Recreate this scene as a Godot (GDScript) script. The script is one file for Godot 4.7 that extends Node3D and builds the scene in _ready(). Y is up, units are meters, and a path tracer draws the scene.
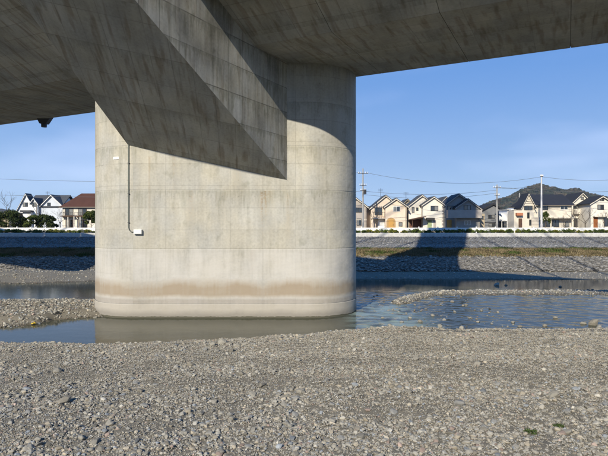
extends Node3D
# A concrete viaduct pier standing in a shallow river: gravel bars, far levee with houses, low hill.
# x is to the right, y up (water level 0), the camera looks along -z. "d" below is a depth, z = -d.

const F := 530.0          # focal length in photograph pixels, used only to turn sizes read off the photograph into metres
const EYE := 5.0

var rng := RandomNumberGenerator.new()
var taken := {}
var n_big := FastNoiseLite.new()
var n_mid := FastNoiseLite.new()
var n_fine := FastNoiseLite.new()
var M := {}

# ------------------------------------------------------------------ helpers
func numbered(called: String) -> String:
	if not taken.has(called):
		taken[called] = 0
		return called
	taken[called] += 1
	return "%s_%03d" % [called, taken[called]]

func thing(called: String, label: String, category: String, at := Vector3.ZERO, group := "") -> Node3D:
	var o := Node3D.new()
	o.name = numbered(called)
	add_child(o)
	o.position = at
	o.set_meta("label", label)
	o.set_meta("category", category)
	if group != "":
		o.set_meta("group", group)
	return o

func part(parent: Node3D, called: String, mesh: Mesh, m: Material, at := Vector3.ZERO) -> MeshInstance3D:
	var o := MeshInstance3D.new()
	o.name = called
	o.mesh = mesh
	o.material_override = m
	o.position = at
	parent.add_child(o, true)
	return o

func structure(called: String, mesh: Mesh, m: Material) -> MeshInstance3D:
	var o := part(self, called, mesh, m)
	o.set_meta("kind", "structure")
	return o

func stuff(o: Node3D) -> void:
	o.set_meta("kind", "stuff")

func P(px: float, py: float, d: float) -> Vector3:
	return Vector3((px - 304.0) / F * d, EYE + (228.0 - py) / F * d, -d)

func mat(c: Color, rough := 0.8, spec := 0.4) -> StandardMaterial3D:     # c holds linear values
	var m := StandardMaterial3D.new()
	m.albedo_color = c.linear_to_srgb()
	m.roughness = rough
	m.metallic_specular = spec
	return m

func vmat(rough := 0.9) -> StandardMaterial3D:
	var m := StandardMaterial3D.new()
	m.vertex_color_use_as_albedo = true
	m.roughness = rough
	m.metallic_specular = 0.25
	return m

func st_new() -> SurfaceTool:
	var st := SurfaceTool.new()
	st.begin(Mesh.PRIMITIVE_TRIANGLES)
	return st

func tri(st: SurfaceTool, a: Vector3, b: Vector3, c: Vector3, n: Vector3) -> void:
	for v in [a, b, c]:
		st.set_normal(n)
		st.add_vertex(v)

func quad(st: SurfaceTool, a: Vector3, b: Vector3, c: Vector3, e: Vector3, out: Vector3) -> void:
	# a flat quad whose normal points towards "out"
	var n := (b - a).cross(c - a).normalized()
	if n.dot(out) < 0.0:
		n = -n
		tri(st, a, b, c, n); tri(st, a, c, e, n)
	else:
		tri(st, a, c, b, n); tri(st, a, e, c, n)

func box(st: SurfaceTool, c: Vector3, s: Vector3) -> void:
	var h := s * 0.5
	for ax in 3:
		for sg in [-1.0, 1.0]:
			var n := Vector3.ZERO; n[ax] = sg
			var u := Vector3.ZERO; u[(ax + 1) % 3] = h[(ax + 1) % 3]
			var w := Vector3.ZERO; w[(ax + 2) % 3] = h[(ax + 2) % 3]
			var o := c + n * h[ax]
			quad(st, o - u - w, o + u - w, o + u + w, o - u + w, n)

func box_mesh(c: Vector3, s: Vector3) -> Mesh:
	var st := st_new(); box(st, c, s)
	return st.commit()

func span(st: SurfaceTool, x0: float, x1: float, y0: float, y1: float, z0: float, z1: float) -> void:
	box(st, Vector3((x0 + x1) / 2, (y0 + y1) / 2, (z0 + z1) / 2), Vector3(absf(x1 - x0), absf(y1 - y0), absf(z1 - z0)))

func span_mesh(x0: float, x1: float, y0: float, y1: float, z0: float, z1: float) -> Mesh:
	var st := st_new(); span(st, x0, x1, y0, y1, z0, z1)
	return st.commit()

func prism(st: SurfaceTool, poly: PackedVector2Array, z0: float, z1: float) -> void:
	# polygon in x, y drawn out along z
	var idx := Geometry2D.triangulate_polygon(poly)
	for k in range(0, idx.size(), 3):
		var a := poly[idx[k]]; var b := poly[idx[k + 1]]; var c := poly[idx[k + 2]]
		for zz in [[z0, signf(z0 - z1)], [z1, signf(z1 - z0)]]:
			var z: float = zz[0]
			var n := Vector3(0, 0, zz[1])
			var va := Vector3(a.x, a.y, z); var vb := Vector3(b.x, b.y, z); var vc := Vector3(c.x, c.y, z)
			if (vb - va).cross(vc - va).dot(n) > 0.0:
				tri(st, va, vc, vb, n)
			else:
				tri(st, va, vb, vc, n)
	var area := 0.0
	for i in poly.size():
		var p := poly[i]; var q := poly[(i + 1) % poly.size()]
		area += p.x * q.y - q.x * p.y
	for i in poly.size():
		var p := poly[i]; var q := poly[(i + 1) % poly.size()]
		var e := (q - p)
		var out := Vector3(e.y, -e.x, 0) * signf(area)
		quad(st, Vector3(p.x, p.y, z0), Vector3(q.x, q.y, z0), Vector3(q.x, q.y, z1), Vector3(p.x, p.y, z1), out)

func prism_mesh(poly: PackedVector2Array, z0: float, z1: float) -> Mesh:
	var st := st_new(); prism(st, poly, z0, z1)
	return st.commit()

func tube(st: SurfaceTool, pts: Array, r0: float, r1: float, sides := 8) -> void:
	var rings: Array = []
	var n := pts.size()
	for i in n:
		var dir: Vector3 = (pts[mini(i + 1, n - 1)] - pts[maxi(i - 1, 0)]).normalized()
		var ref := Vector3.UP if absf(dir.y) < 0.9 else Vector3.RIGHT
		var u := dir.cross(ref).normalized()
		var w := dir.cross(u).normalized()
		var r := lerpf(r0, r1, float(i) / maxf(1.0, n - 1.0))
		var ring: Array = []
		for k in sides:
			var a := TAU * k / sides
			var nn := u * cos(a) + w * sin(a)
			ring.append([pts[i] + nn * r, nn])
		rings.append(ring)
	for i in n - 1:
		for k in sides:
			var a: Array = rings[i][k]; var b: Array = rings[i][(k + 1) % sides]
			var c: Array = rings[i + 1][(k + 1) % sides]; var e: Array = rings[i + 1][k]
			for t in [[a, b, c], [a, c, e]]:
				var fn: Vector3 = (t[1][0] - t[0][0]).cross(t[2][0] - t[0][0])
				var order := [0, 2, 1] if fn.dot(t[0][1]) > 0.0 else [0, 1, 2]
				for o in order:
					st.set_normal(t[o][1]); st.add_vertex(t[o][0])
	for e in [0, n - 1]:
		var dir: Vector3 = (pts[1] - pts[0]).normalized() * (-1.0 if e == 0 else 1.0)
		if e == n - 1:
			dir = (pts[n - 1] - pts[n - 2]).normalized()
		for k in sides:
			var a: Vector3 = rings[e][k][0]; var b: Vector3 = rings[e][(k + 1) % sides][0]
			var c: Vector3 = pts[e]
			if (a - c).cross(b - c).dot(dir) > 0.0:
				tri(st, c, b, a, dir)
			else:
				tri(st, c, a, b, dir)

func tube_mesh(pts: Array, r0: float, r1: float, sides := 8) -> Mesh:
	var st := st_new(); tube(st, pts, r0, r1, sides)
	return st.commit()

func seam(kind: int, freq: float, sd: int, size: int, oct := 4) -> Image:
	var n := FastNoiseLite.new()
	n.noise_type = kind
	n.frequency = freq
	n.seed = sd
	n.fractal_octaves = oct
	return n.get_seamless_image(size, size)

func speckle(a: Color, b: Color, kind: int, freq: float, sd: int, size := 512, gamma := 1.0) -> ImageTexture:
	# a two-tone seamless texture, linear colours in, sRGB out
	var s := seam(kind, freq, sd, size)
	var g := seam(FastNoiseLite.TYPE_SIMPLEX_SMOOTH, 0.25, sd + 9, size, 2)
	var data := PackedByteArray(); data.resize(size * size * 3)
	for y in size:
		for x in size:
			var t := pow(s.get_pixel(x, y).r, gamma) * 0.75 + g.get_pixel(x, y).r * 0.25
			var c := a.lerp(b, t).linear_to_srgb()
			var i := (y * size + x) * 3
			data[i] = int(clampf(c.r, 0, 1) * 255.0); data[i + 1] = int(clampf(c.g, 0, 1) * 255.0); data[i + 2] = int(clampf(c.b, 0, 1) * 255.0)
	var im := Image.create_from_data(size, size, false, Image.FORMAT_RGB8, data)
	im.generate_mipmaps()
	return ImageTexture.create_from_image(im)

func relief(kind: int, freq: float, sd: int, strength: float, size := 512) -> ImageTexture:
	var s := seam(kind, freq, sd, size)
	s.convert(Image.FORMAT_RGBA8)
	s.bump_map_to_normal_map(strength)
	s.generate_mipmaps()
	return ImageTexture.create_from_image(s)

func tri_mat(tex: Texture2D, normal: Texture2D, metres: float, nscale := 1.0, rough := 0.9) -> StandardMaterial3D:
	var m := StandardMaterial3D.new()
	m.albedo_texture = tex
	m.uv1_triplanar = true
	m.uv1_world_triplanar = true
	m.uv1_scale = Vector3.ONE / metres
	m.roughness = rough
	m.metallic_specular = 0.3
	if normal:
		m.normal_enabled = true
		m.normal_texture = normal
		m.normal_scale = nscale
	return m

# ------------------------------------------------------------------ concrete
# Colour of cast concrete over a rectangle of wm x hm metres: mottling, rain streaks, formwork panel marks, tie holes.
func concrete(w: int, h: int, wm: float, hm: float, o: Dictionary) -> ImageTexture:
	var base: Color = o.get("base", Color(0.405, 0.392, 0.353))
	var sd: int = o.get("seed", 1)
	var pw: float = o.get("panel_w", 1.8)
	var ph: float = o.get("panel_h", 0.9)
	var line: float = o.get("line", 0.9)
	var streak: float = o.get("streak", 0.10)
	var mott: float = o.get("mottle", 0.10)
	var stain: float = o.get("stain", 0.0)
	var marks: bool = o.get("water_marks", false)
	var drips: Array = o.get("drips", [])
	var seams: Array = o.get("seams", [])
	var weather: float = o.get("weather", 0.0)
	var nd := FastNoiseLite.new(); nd.seed = sd + 3; nd.frequency = 1.0; nd.fractal_octaves = 4
	var na := FastNoiseLite.new(); na.seed = sd; na.frequency = 0.35; na.fractal_octaves = 5
	var nb := FastNoiseLite.new(); nb.seed = sd + 1; nb.frequency = 1.0; nb.fractal_octaves = 3
	var nc := FastNoiseLite.new(); nc.seed = sd + 2; nc.frequency = 6.0; nc.fractal_octaves = 2
	var data := PackedByteArray(); data.resize(w * h * 3)
	var tones := {}
	for y in h:
		var z := hm * (1.0 - (y + 0.5) / h)
		var row := int(floor(z / ph))
		var lz := absf(z - roundf(z / ph) * ph)
		for x in w:
			var u := wm * (x + 0.5) / w
			var col := int(floor(u / pw))
			var key := row * 1000 + col
			if not tones.has(key):
				tones[key] = 1.0 + o.get("panel_tone", 0.06) * (fposmod(sin(key * 12.9898 + sd) * 43758.5453, 1.0) - 0.5)
			var a := na.get_noise_2d(u, z)
			var b := 0.6 * nb.get_noise_2d(u * 4.0, z * 0.22) + 0.7 * nb.get_noise_2d(u * 0.9 + 31.0, z * 0.12)
			var c := nc.get_noise_2d(u, z)
			var k: float = tones[key] * (1.0 + mott * a * 1.3 + streak * b + 0.09 * c)
			var lu := absf(u - roundf(u / pw) * pw)
			if lu < 0.018 or lz < 0.018:
				k *= lerpf(1.0, line, 0.4 + 0.6 * clampf(a * 2.0 + 0.5, 0, 1))
			var tx := fposmod(u, 0.9) - 0.45; var tz := fposmod(z, 0.9) - 0.45
			if tx * tx + tz * tz < 0.0009:
				k *= 0.82
			var r := base.r * k; var g := base.g * k; var bl := base.b * k
			if weather > 0.0:
				# lichen-grey and yellowish tints in patches, and grime run down from the lift joints
				var hue := clampf(0.5 + 1.3 * nd.get_noise_2d(u * 0.5 + 9.0, z * 0.35), 0, 1)
				r *= lerpf(0.985, 1.015, hue); bl *= lerpf(1.02, 0.95, hue)
				var grime := 0.0
				for zj in seams:
					var dj: float = zj - z
					if dj > 0.0 and dj < 2.4:
						var reach := 0.25 + 2.6 * maxf(0.0, nd.get_noise_2d(u * 0.8, zj * 17.0)) + 1.6 * maxf(0.0, nd.get_noise_2d(u * 5.0, zj * 31.0))
						if dj < reach:
							grime = maxf(grime, (0.35 + 0.9 * clampf(nd.get_noise_2d(u * 7.0, z * 0.7) + 0.35, 0, 1)) * smoothstep(reach, reach * 0.3, dj))
				grime += 0.8 * clampf(nd.get_noise_2d(u * 1.3 + 70.0, z * 0.9) * 2.6 - 0.75, 0, 1)
				var gw := clampf(grime, 0, 1) * weather
				r *= 1.0 - 0.30 * gw; g *= 1.0 - 0.29 * gw; bl *= 1.0 - 0.33 * gw
			if stain > 0.0:
				var s := clampf(nb.get_noise_2d(u * 2.2 + 50.0, z * 0.3 + 9.0) * 2.2 - 0.15 + a * 0.8, 0, 1) * stain
				r *= 1.0 - 0.42 * s; g *= 1.0 - 0.5 * s; bl *= 1.0 - 0.58 * s
			for dr in drips:      # [u, top z, length, half width, strength]
				var du: float = absf(u - dr[0] - 0.03 * b)
				var dz: float = dr[1] - z
				if dz > 0.0 and dz < dr[2] and du < dr[3]:
					var s2: float = dr[4] * (1.0 - du / dr[3]) * clampf(0.55 + 1.6 * b + c, 0, 1) * (1.0 - dz / dr[2])
					r *= 1.0 - 0.30 * s2; g *= 1.0 - 0.42 * s2; bl *= 1.0 - 0.55 * s2
			if marks:
				var wob := 0.14 * a + 0.06 * b
				if z < 3.84:      # scoured, whiter concrete below the first lift joint
					var t := clampf(0.75 + 0.5 * a + 0.35 * b, 0, 1)
					r = lerpf(r, 0.50, 0.7 * t); g = lerpf(g, 0.485, 0.7 * t); bl = lerpf(bl, 0.46, 0.7 * t)
				# tan silt band left by high water, ragged at its upper edge
				var t2 := clampf((2.2 + wob * 2.0 - z) / 0.5, 0, 1) * clampf((z - 1.05 - wob * 0.6) / 0.25, 0, 1) * clampf(0.95 + 0.3 * a + 0.3 * b, 0, 1)
				r = lerpf(r, 0.295, 0.85 * t2); g = lerpf(g, 0.235, 0.85 * t2); bl = lerpf(bl, 0.165, 0.85 * t2)
				var t3 := clampf((1.12 + wob * 0.5 - z) / 0.12, 0, 1) * clampf((z - 0.78) / 0.05, 0, 1)
				r *= 1.0 - 0.25 * t3; g *= 1.0 - 0.28 * t3; bl *= 1.0 - 0.30 * t3
				if z < 0.78:
					var t4 := clampf((0.5 + wob - z) / 0.3, 0, 1) * 0.35
					r = lerpf(r, 0.36, 0.6) * (1 - t4); g = lerpf(g, 0.325, 0.6) * (1 - t4); bl = lerpf(bl, 0.27, 0.6) * (1 - t4)
				if z < 0.09 + 0.05 * b:   # wet, algae-dark line at the water
					r *= 0.35; g *= 0.36; bl *= 0.30
			var cc := Color(r, g, bl).linear_to_srgb()
			var i := (y * w + x) * 3
			data[i] = int(clampf(cc.r, 0, 1) * 255.0); data[i + 1] = int(clampf(cc.g, 0, 1) * 255.0); data[i + 2] = int(clampf(cc.b, 0, 1) * 255.0)
	var im := Image.create_from_data(w, h, false, Image.FORMAT_RGB8, data)
	im.generate_mipmaps()
	return ImageTexture.create_from_image(im)

func concrete_mat(tex: Texture2D) -> StandardMaterial3D:
	var m := StandardMaterial3D.new()
	m.albedo_texture = tex
	m.roughness = 0.88
	m.metallic_specular = 0.3
	return m

# ------------------------------------------------------------------ the bridge
const PD := 29.4        # depth of the pier's flat face
const PR := 3.1         # radius of its round ends
const PXL := -9.48      # centres of the round ends
const PXR := 0.07
const PTOP := 14.15
var deck_dir := Vector3(-0.8957, 0, -0.4446)   # along the deck, away to the left
var deck_in := Vector3(-0.4446, 0, 0.8957)     # across the deck, towards the camera
var deck_ref := Vector3(3.15, 0, -32.1)        # on the far bottom edge

func stadium() -> Array:      # list of [point, outward normal, perimeter length], anticlockwise from the left end of the front face
	var l: Array = []
	var zc := -(PD + PR)
	var s := 0.0
	var n := 14
	for i in n + 1:
		var x := lerpf(PXL, PXR, float(i) / n)
		l.append([Vector3(x, 0, zc + PR), Vector3(0, 0, 1), s + (PXR - PXL) * i / n])
	s += PXR - PXL
	for i in range(1, 37):
		var a := PI / 2 - PI * i / 36.0
		var nn := Vector3(cos(a), 0, sin(a))
		l.append([Vector3(PXR, 0, zc) + nn * PR, nn, s + PI * PR * i / 36.0])
	s += PI * PR
	for i in range(1, n + 1):
		var x := lerpf(PXR, PXL, float(i) / n)
		l.append([Vector3(x, 0, zc - PR), Vector3(0, 0, -1), s + (PXR - PXL) * i / n])
	s += PXR - PXL
	for i in range(1, 37):
		var a := -PI / 2 - PI * i / 36.0
		var nn := Vector3(cos(a), 0, sin(a))
		l.append([Vector3(PXL, 0, zc) + nn * PR, nn, s + PI * PR * i / 36.0])
	return l

func pier_lift(z0: float, z1: float, proud: float) -> Mesh:
	var l := stadium()
	var total: float = l[l.size() - 1][2]
	var st := st_new()
	var rings := [[z0, proud - 0.022, -0.7], [z0 + 0.022, proud, -0.25], [z0 + 0.06, proud, 0.0], [z1 - 0.06, proud, 0.0], [z1 - 0.022, proud, 0.25], [z1, proud - 0.022, 0.7]]
	var nl := l.size()
	for r in rings:
		for q in l:
			st.set_normal((q[1] + Vector3.UP * r[2]).normalized())
			st.set_uv(Vector2(q[2] / total, 1.0 - r[0] / PTOP))
			st.add_vertex(q[0] + q[1] * r[1] + Vector3.UP * r[0])
	for j in rings.size() - 1:
		for i in nl - 1:
			var a := j * nl + i
			for k in [a, a + nl, a + 1, a + 1, a + nl, a + nl + 1]:
				st.add_index(k)
	return st.commit()

func deck_section(off: float) -> PackedVector2Array:    # (across, height), drawn in by off
	return PackedVector2Array([Vector2(0 + off, 14.15 + off), Vector2(7.4 + off * 0.3, 14.15 + off), Vector2(18.3 - off, 19.0 + off * 1.1), Vector2(18.3 - off, 20.3 - off), Vector2(17.9 - off, 20.3 - off), Vector2(17.9 - off, 19.5 - off), Vector2(0.4 + off, 15.1 - off), Vector2(0.4 + off, 15.4 - off), Vector2(0 + off, 15.4 - off)])

func deck_piece(u0: float, u1: float, off: float) -> Mesh:
	# drawn along the deck; u runs to the right and towards the camera
	var poly := deck_section(off)
	var st := st_new()
	var at := func(p: Vector2, u: float) -> Vector3: return deck_ref - deck_dir * u + deck_in * p.x + Vector3.UP * p.y
	var mid := Vector2(8, 16.6)
	var idx := Geometry2D.triangulate_polygon(poly)
	for e in [[u0, deck_dir], [u1, -deck_dir]]:
		for k in range(0, idx.size(), 3):
			var a: Vector3 = at.call(poly[idx[k]], e[0]); var b: Vector3 = at.call(poly[idx[k + 1]], e[0]); var c: Vector3 = at.call(poly[idx[k + 2]], e[0])
			st.set_uv(Vector2(0.5, 0.5))
			if (b - a).cross(c - a).dot(e[1]) > 0.0:
				tri(st, a, c, b, e[1])
			else:
				tri(st, a, b, c, e[1])
	var run := 0.0
	var area := 0.0
	for i in poly.size():
		area += poly[i].cross(poly[(i + 1) % poly.size()])
	for i in poly.size():
		var p := poly[i]; var q := poly[(i + 1) % poly.size()]
		var e2 := q - p
		var o2 := Vector2(e2.y, -e2.x) * signf(area)
		var n := (deck_in * o2.x + Vector3.UP * o2.y).normalized()
		var vs := [at.call(p, u0), at.call(q, u0), at.call(q, u1), at.call(p, u1)]
		var uvs := [Vector2(u0, run), Vector2(u0, run + e2.length()), Vector2(u1, run + e2.length()), Vector2(u1, run)]
		var order := [0, 1, 2, 0, 2, 3]
		if (vs[1] - vs[0]).cross(vs[2] - vs[0]).dot(n) > 0.0:
			order = [0, 2, 1, 0, 3, 2]
		for k in order:
			st.set_normal(n); st.set_uv(uvs[k] / Vector2(20.0, 20.0)); st.add_vertex(vs[k])
		run += e2.length()
	return st.commit()

func face(st: SurfaceTool, pts: Array, out: Vector3, o: Vector3, ux: Vector3, uy: Vector3, size: Vector2) -> void:
	# flat polygon (fan) with planar texture coordinates measured in metres from o
	var n: Vector3 = (pts[1] - pts[0]).cross(pts[2] - pts[0]).normalized()
	var flip := n.dot(out) > 0.0
	if not flip:
		n = -n
	for k in range(1, pts.size() - 1):
		var t: Array = [pts[0], pts[k], pts[k + 1]]
		if flip:
			t = [pts[0], pts[k + 1], pts[k]]
		for v in t:
			var rel: Vector3 = v - o
			st.set_normal(n); st.set_uv(Vector2(rel.dot(ux) / size.x, 1.0 - rel.dot(uy) / size.y)); st.add_vertex(v)

func build_bridge() -> void:
	var base := Vector3(-4.7, 0, -(PD + PR))
	var b := thing("road_bridge", "massive concrete bridge on a round-ended pier standing in the river", "bridge", base)
	var pier_tex := concrete(2048, 768, 38.58, PTOP, {"seed": 11, "water_marks": true, "panel_w": 1.8, "panel_h": 1.225, "line": 0.82, "streak": 0.15, "mottle": 0.12, "weather": 0.7, "panel_tone": 0.07, "seams": [3.84, 7.1, 9.55, 12.0, 14.2],
		"drips": [[7.35, 7.05, 2.2, 0.45, 0.9], [7.15, 7.0, 3.6, 0.12, 0.8], [6.6, 3.8, 1.5, 0.25, 0.6], [2.3, 9.4, 4.4, 0.16, 0.6], [3.2, 7.1, 3.1, 0.3, 0.5], [0.9, 9.0, 6.0, 0.10, 0.6], [4.9, 7.0, 2.0, 0.4, 0.4], [8.6, 7.0, 3.0, 0.2, 0.5], [5.9, 8.2, 1.5, 0.5, 0.4], [10.4, 9.5, 2.2, 0.25, 0.4], [11.2, 12.0, 2.3, 0.3, 0.4]]})
	M.pier = concrete_mat(pier_tex)
	M.pier.normal_enabled = true
	M.pier.normal_texture = relief(FastNoiseLite.TYPE_SIMPLEX_SMOOTH, 0.06, 5, 2.0)
	M.pier.normal_scale = 0.15
	var pier := Node3D.new(); pier.name = "pier"; b.add_child(pier)
	pier.set_meta("label", "round-ended concrete pier with a tan high-water band near its foot")
	var joints := [-1.6, 0.78, 3.84, 7.1, 9.55, 12.0, PTOP + 0.3]
	for i in joints.size() - 1:
		part(pier, "concrete_lift", pier_lift(joints[i], joints[i + 1], 0.03 if i == 0 else 0.0), M.pier, -base)
	# bracket arm, tapering towards its tip, its soffit rising towards the near edge of the deck
	var e := Vector3(0, EYE, 0)
	var p1 := Vector3(-9.763, 4.604, -29.4) + e
	var p2 := Vector3(-0.943, 2.663, -29.4) + e
	var dl := Vector3(-1.515, 4.450, 8.352)
	var dr := Vector3(-5.3925, 5.8847, 9.5312)
	var l0 := p1 - dl * 0.12; var r0 := p2 - dr * 0.12
	var l1 := p1 + dl * 1.36; var r1 := p2 + dr * 1.20
	var top := func(v: Vector3) -> Vector3:
		var p := (v - deck_ref).dot(deck_in)
		return Vector3(v.x, 14.15 + maxf(0.0, (p - 7.4) * 0.445) + 0.5, v.z)
	var kink := func(a: Vector3, c: Vector3) -> Vector3:
		var pa: float = (a - deck_ref).dot(deck_in); var pc: float = (c - deck_ref).dot(deck_in)
		return top.call(a.lerp(c, clampf((7.4 - pa) / (pc - pa), 0, 1)))
	var along := (Vector3(dr.x, 0, dr.z)).normalized()
	var side := concrete(1024, 768, 16.0, 12.0, {"seed": 31, "base": Color(0.405, 0.392, 0.353), "panel_w": 1.1, "panel_h": 1.35, "line": 0.5, "streak": 0.30, "mottle": 0.40, "stain": 0.40, "weather": 1.0, "panel_tone": 0.14, "seams": [1.35, 2.7, 4.05, 5.4, 6.75, 8.1, 9.45]})
	var under := concrete(1024, 768, 18.0, 13.5, {"seed": 47, "base": Color(0.395, 0.380, 0.340), "panel_w": 0.9, "panel_h": 1.8, "line": 0.70, "streak": 0.14, "mottle": 0.24, "stain": 0.62, "weather": 0.6, "panel_tone": 0.12, "seams": [3.6, 7.2, 10.8]})
	var sm := concrete_mat(side); var um := concrete_mat(under)
	var st := st_new()
	face(st, [r0, r1, top.call(r1), kink.call(r0, r1), top.call(r0)], Vector3(1, 0, 0.4), Vector3(r0.x, 6.0, r0.z), along, Vector3.UP, Vector2(16, 12))
	var along_l := Vector3(dl.x, 0, dl.z).normalized()
	face(st, [l0, l1, top.call(l1), kink.call(l0, l1), top.call(l0)], Vector3(-1, 0, -0.1), Vector3(l0.x, 6.0, l0.z), along_l, Vector3.UP, Vector2(16, 12))
	face(st, [l1, r1, top.call(r1), top.call(l1)], Vector3(0, 0, 1), Vector3(l1.x, 8.0, l1.z), Vector3.RIGHT, Vector3.UP, Vector2(16, 12))
	var arm := part(b, "bracket_arm", st.commit(), sm, -base)
	arm.set_meta("label", "tapered concrete bracket arm rising from the pier to the deck")
	st = st_new()
	var acr := (p2 - p1).normalized()
	var dn := acr.cross(dr).normalized()
	var upw := dn.cross(acr).normalized()
	if upw.y < 0: upw = -upw
	face(st, [l0, r0, r1, l1], Vector3(0, -1, 0.2), l0 - upw * 2.0 - acr * 4.0, acr, upw, Vector2(18, 13.5))
	part(arm, "soffit", st.commit(), um)
	# deck: cast segments with open joints over a continuous core
	var dt := concrete(1024, 1024, 20.0, 20.0, {"seed": 63, "base": Color(0.395, 0.380, 0.340), "panel_w": 2.5, "panel_h": 0.9, "line": 0.74, "streak": 0.08, "mottle": 0.26, "stain": 0.6, "weather": 0.7, "panel_tone": 0.14, "seams": [3.6, 7.4, 12.0, 16.0]})
	var dm := concrete_mat(dt)
	var u := -128.4
	while u < 71.0:
		part(b, "deck_segment", deck_piece(u + 0.012, u + 4.988, 0.0), dm, -base)
		u += 5.0
	part(b, "deck_core", deck_piece(-128.3, 71.4, 0.05), dm, -base)
	# pylon and stays above the deck: outside the picture, their shadow lies on the far levee
	var pc := deck_ref + deck_in * 8.9 - deck_dir * 0.3
	var py := Node3D.new(); py.name = "pylon"; b.add_child(py)
	py.position = Vector3(pc.x, 0, pc.z) - base
	st = st_new()
	var ring := [[15.2, 5.0, 3.0], [20.0, 3.7, 2.6], [26.0, 3.1, 2.3], [78.0, 2.7, 2.0], [80.0, 1.8, 1.5]]
	var corner := func(r: Array, i: int) -> Vector3:
		var sx: float = [-1.0, 1.0, 1.0, -1.0][i]; var sy: float = [-1.0, -1.0, 1.0, 1.0][i]
		return deck_dir * r[1] * sx + deck_in * r[2] * sy + Vector3.UP * r[0]
	for j in ring.size() - 1:
		for i in 4:
			var a: Vector3 = corner.call(ring[j], i); var c: Vector3 = corner.call(ring[j], (i + 1) % 4)
			var out := (a + c) * Vector3(1, 0, 1)
			quad(st, a, c, corner.call(ring[j + 1], (i + 1) % 4), corner.call(ring[j + 1], i), out)
	quad(st, corner.call(ring[4], 0), corner.call(ring[4], 1), corner.call(ring[4], 2), corner.call(ring[4], 3), Vector3.UP)
	var pm := part(py, "mast", st.commit(), M.concrete_plain)
	for k in 8:
		for sg in [-1.0, 1.0]:
			var a := Vector3.UP * (36.0 + 5.0 * k)
			var c: Vector3 = deck_dir * sg * (16.0 + 7.0 * k) + Vector3.UP * 17.6
			part(py, "stay_cable", tube_mesh([a, c], 0.11, 0.11, 6), M.pole)
	# deep edge girder under the near side of the deck, beyond the left of the picture; its shadow lies on the left of the far bank
	st = st_new()
	var g0 := deck_ref + deck_in * 18.35
	var gq := func(u_: float, p_: float, z_: float) -> Vector3: return g0 + deck_dir * u_ + deck_in * p_ + Vector3.UP * z_
	for e3 in [[31.0, -deck_dir], [95.0, deck_dir]]:
		quad(st, gq.call(e3[0], 0.0, 15.2), gq.call(e3[0], 1.0, 15.2), gq.call(e3[0], 1.0, 20.2), gq.call(e3[0], 0.0, 20.2), e3[1])
	for e3 in [[0.0, 15.2, 1.0, 15.2, Vector3.DOWN], [0.0, 20.2, 1.0, 20.2, Vector3.UP], [0.0, 15.2, 0.0, 20.2, -deck_in], [1.0, 15.2, 1.0, 20.2, deck_in]]:
		quad(st, gq.call(31.0, e3[0], e3[1]), gq.call(31.0, e3[2], e3[3]), gq.call(95.0, e3[2], e3[3]), gq.call(95.0, e3[0], e3[1]), e3[4])
	part(b, "edge_girder", st.commit(), M.concrete_plain, -base)
	# noise barrier on the far kerb of the deck; it shades the top of the far levee at the left
	u = 20.0
	while u < 110.0:
		st = st_new()
		var c0 := deck_ref + deck_dir * (u + 2.45) + deck_in * 0.2
		for side_ in [-1.0, 1.0]:
			quad(st, c0 - deck_dir * 2.43 + deck_in * 0.08 * side_ + Vector3.UP * 15.38, c0 + deck_dir * 2.43 + deck_in * 0.08 * side_ + Vector3.UP * 15.38, c0 + deck_dir * 2.43 + deck_in * 0.08 * side_ + Vector3.UP * 17.7, c0 - deck_dir * 2.43 + deck_in * 0.08 * side_ + Vector3.UP * 17.7, deck_in * side_)
			quad(st, c0 + deck_dir * 2.43 * side_ - deck_in * 0.08 + Vector3.UP * 15.38, c0 + deck_dir * 2.43 * side_ + deck_in * 0.08 + Vector3.UP * 15.38, c0 + deck_dir * 2.43 * side_ + deck_in * 0.08 + Vector3.UP * 17.7, c0 + deck_dir * 2.43 * side_ - deck_in * 0.08 + Vector3.UP * 17.7, deck_dir * side_)
		quad(st, c0 - deck_dir * 2.43 - deck_in * 0.08 + Vector3.UP * 17.7, c0 + deck_dir * 2.43 - deck_in * 0.08 + Vector3.UP * 17.7, c0 + deck_dir * 2.43 + deck_in * 0.08 + Vector3.UP * 17.7, c0 - deck_dir * 2.43 + deck_in * 0.08 + Vector3.UP * 17.7, Vector3.UP)
		part(b, "barrier_panel", st.commit(), M.concrete_plain, -base)
		u += 4.9
	# drain outlet under the far edge of the deck
	var dp := P(44, 119, 44.5)
	var dr2 := Node3D.new(); dr2.name = "drain_outlet"; b.add_child(dr2)
	dr2.position = dp - base
	part(dr2, "bracket", prism_mesh(PackedVector2Array([Vector2(-0.62, 0.25), Vector2(0.75, 0.25), Vector2(0.3, -0.42), Vector2(-0.28, -0.40)]), -0.25, 0.25), M.dark_steel)
	part(dr2, "spout", tube_mesh([Vector3(0.0, -0.3, 0), Vector3(0.0, -0.68, 0)], 0.24, 0.22, 12), M.dark_steel)
	# conduit, junction box and small plate on the pier
	var cx := -9.72
	var zf := -PD + 0.032
	var con := Node3D.new(); con.name = "conduit"; b.add_child(con); con.position = -base
	part(con, "pipe", tube_mesh([Vector3(cx, 9.9, zf), Vector3(cx, 5.02, zf), Vector3(cx + 0.05, 4.88, zf), Vector3(cx + 0.16, 4.78, zf), Vector3(cx + 0.34, 4.77, zf)], 0.028, 0.028, 10), M.pipe)
	for z in [8.6, 6.9, 5.3]:
		part(con, "clamp", box_mesh(Vector3(cx, z, zf - 0.005), Vector3(0.10, 0.035, 0.095)), M.dark_steel)
	part(con, "junction_box", box_mesh(Vector3(cx + 0.54, 4.79, zf + 0.04), Vector3(0.44, 0.25, 0.20)), M.white)
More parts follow.
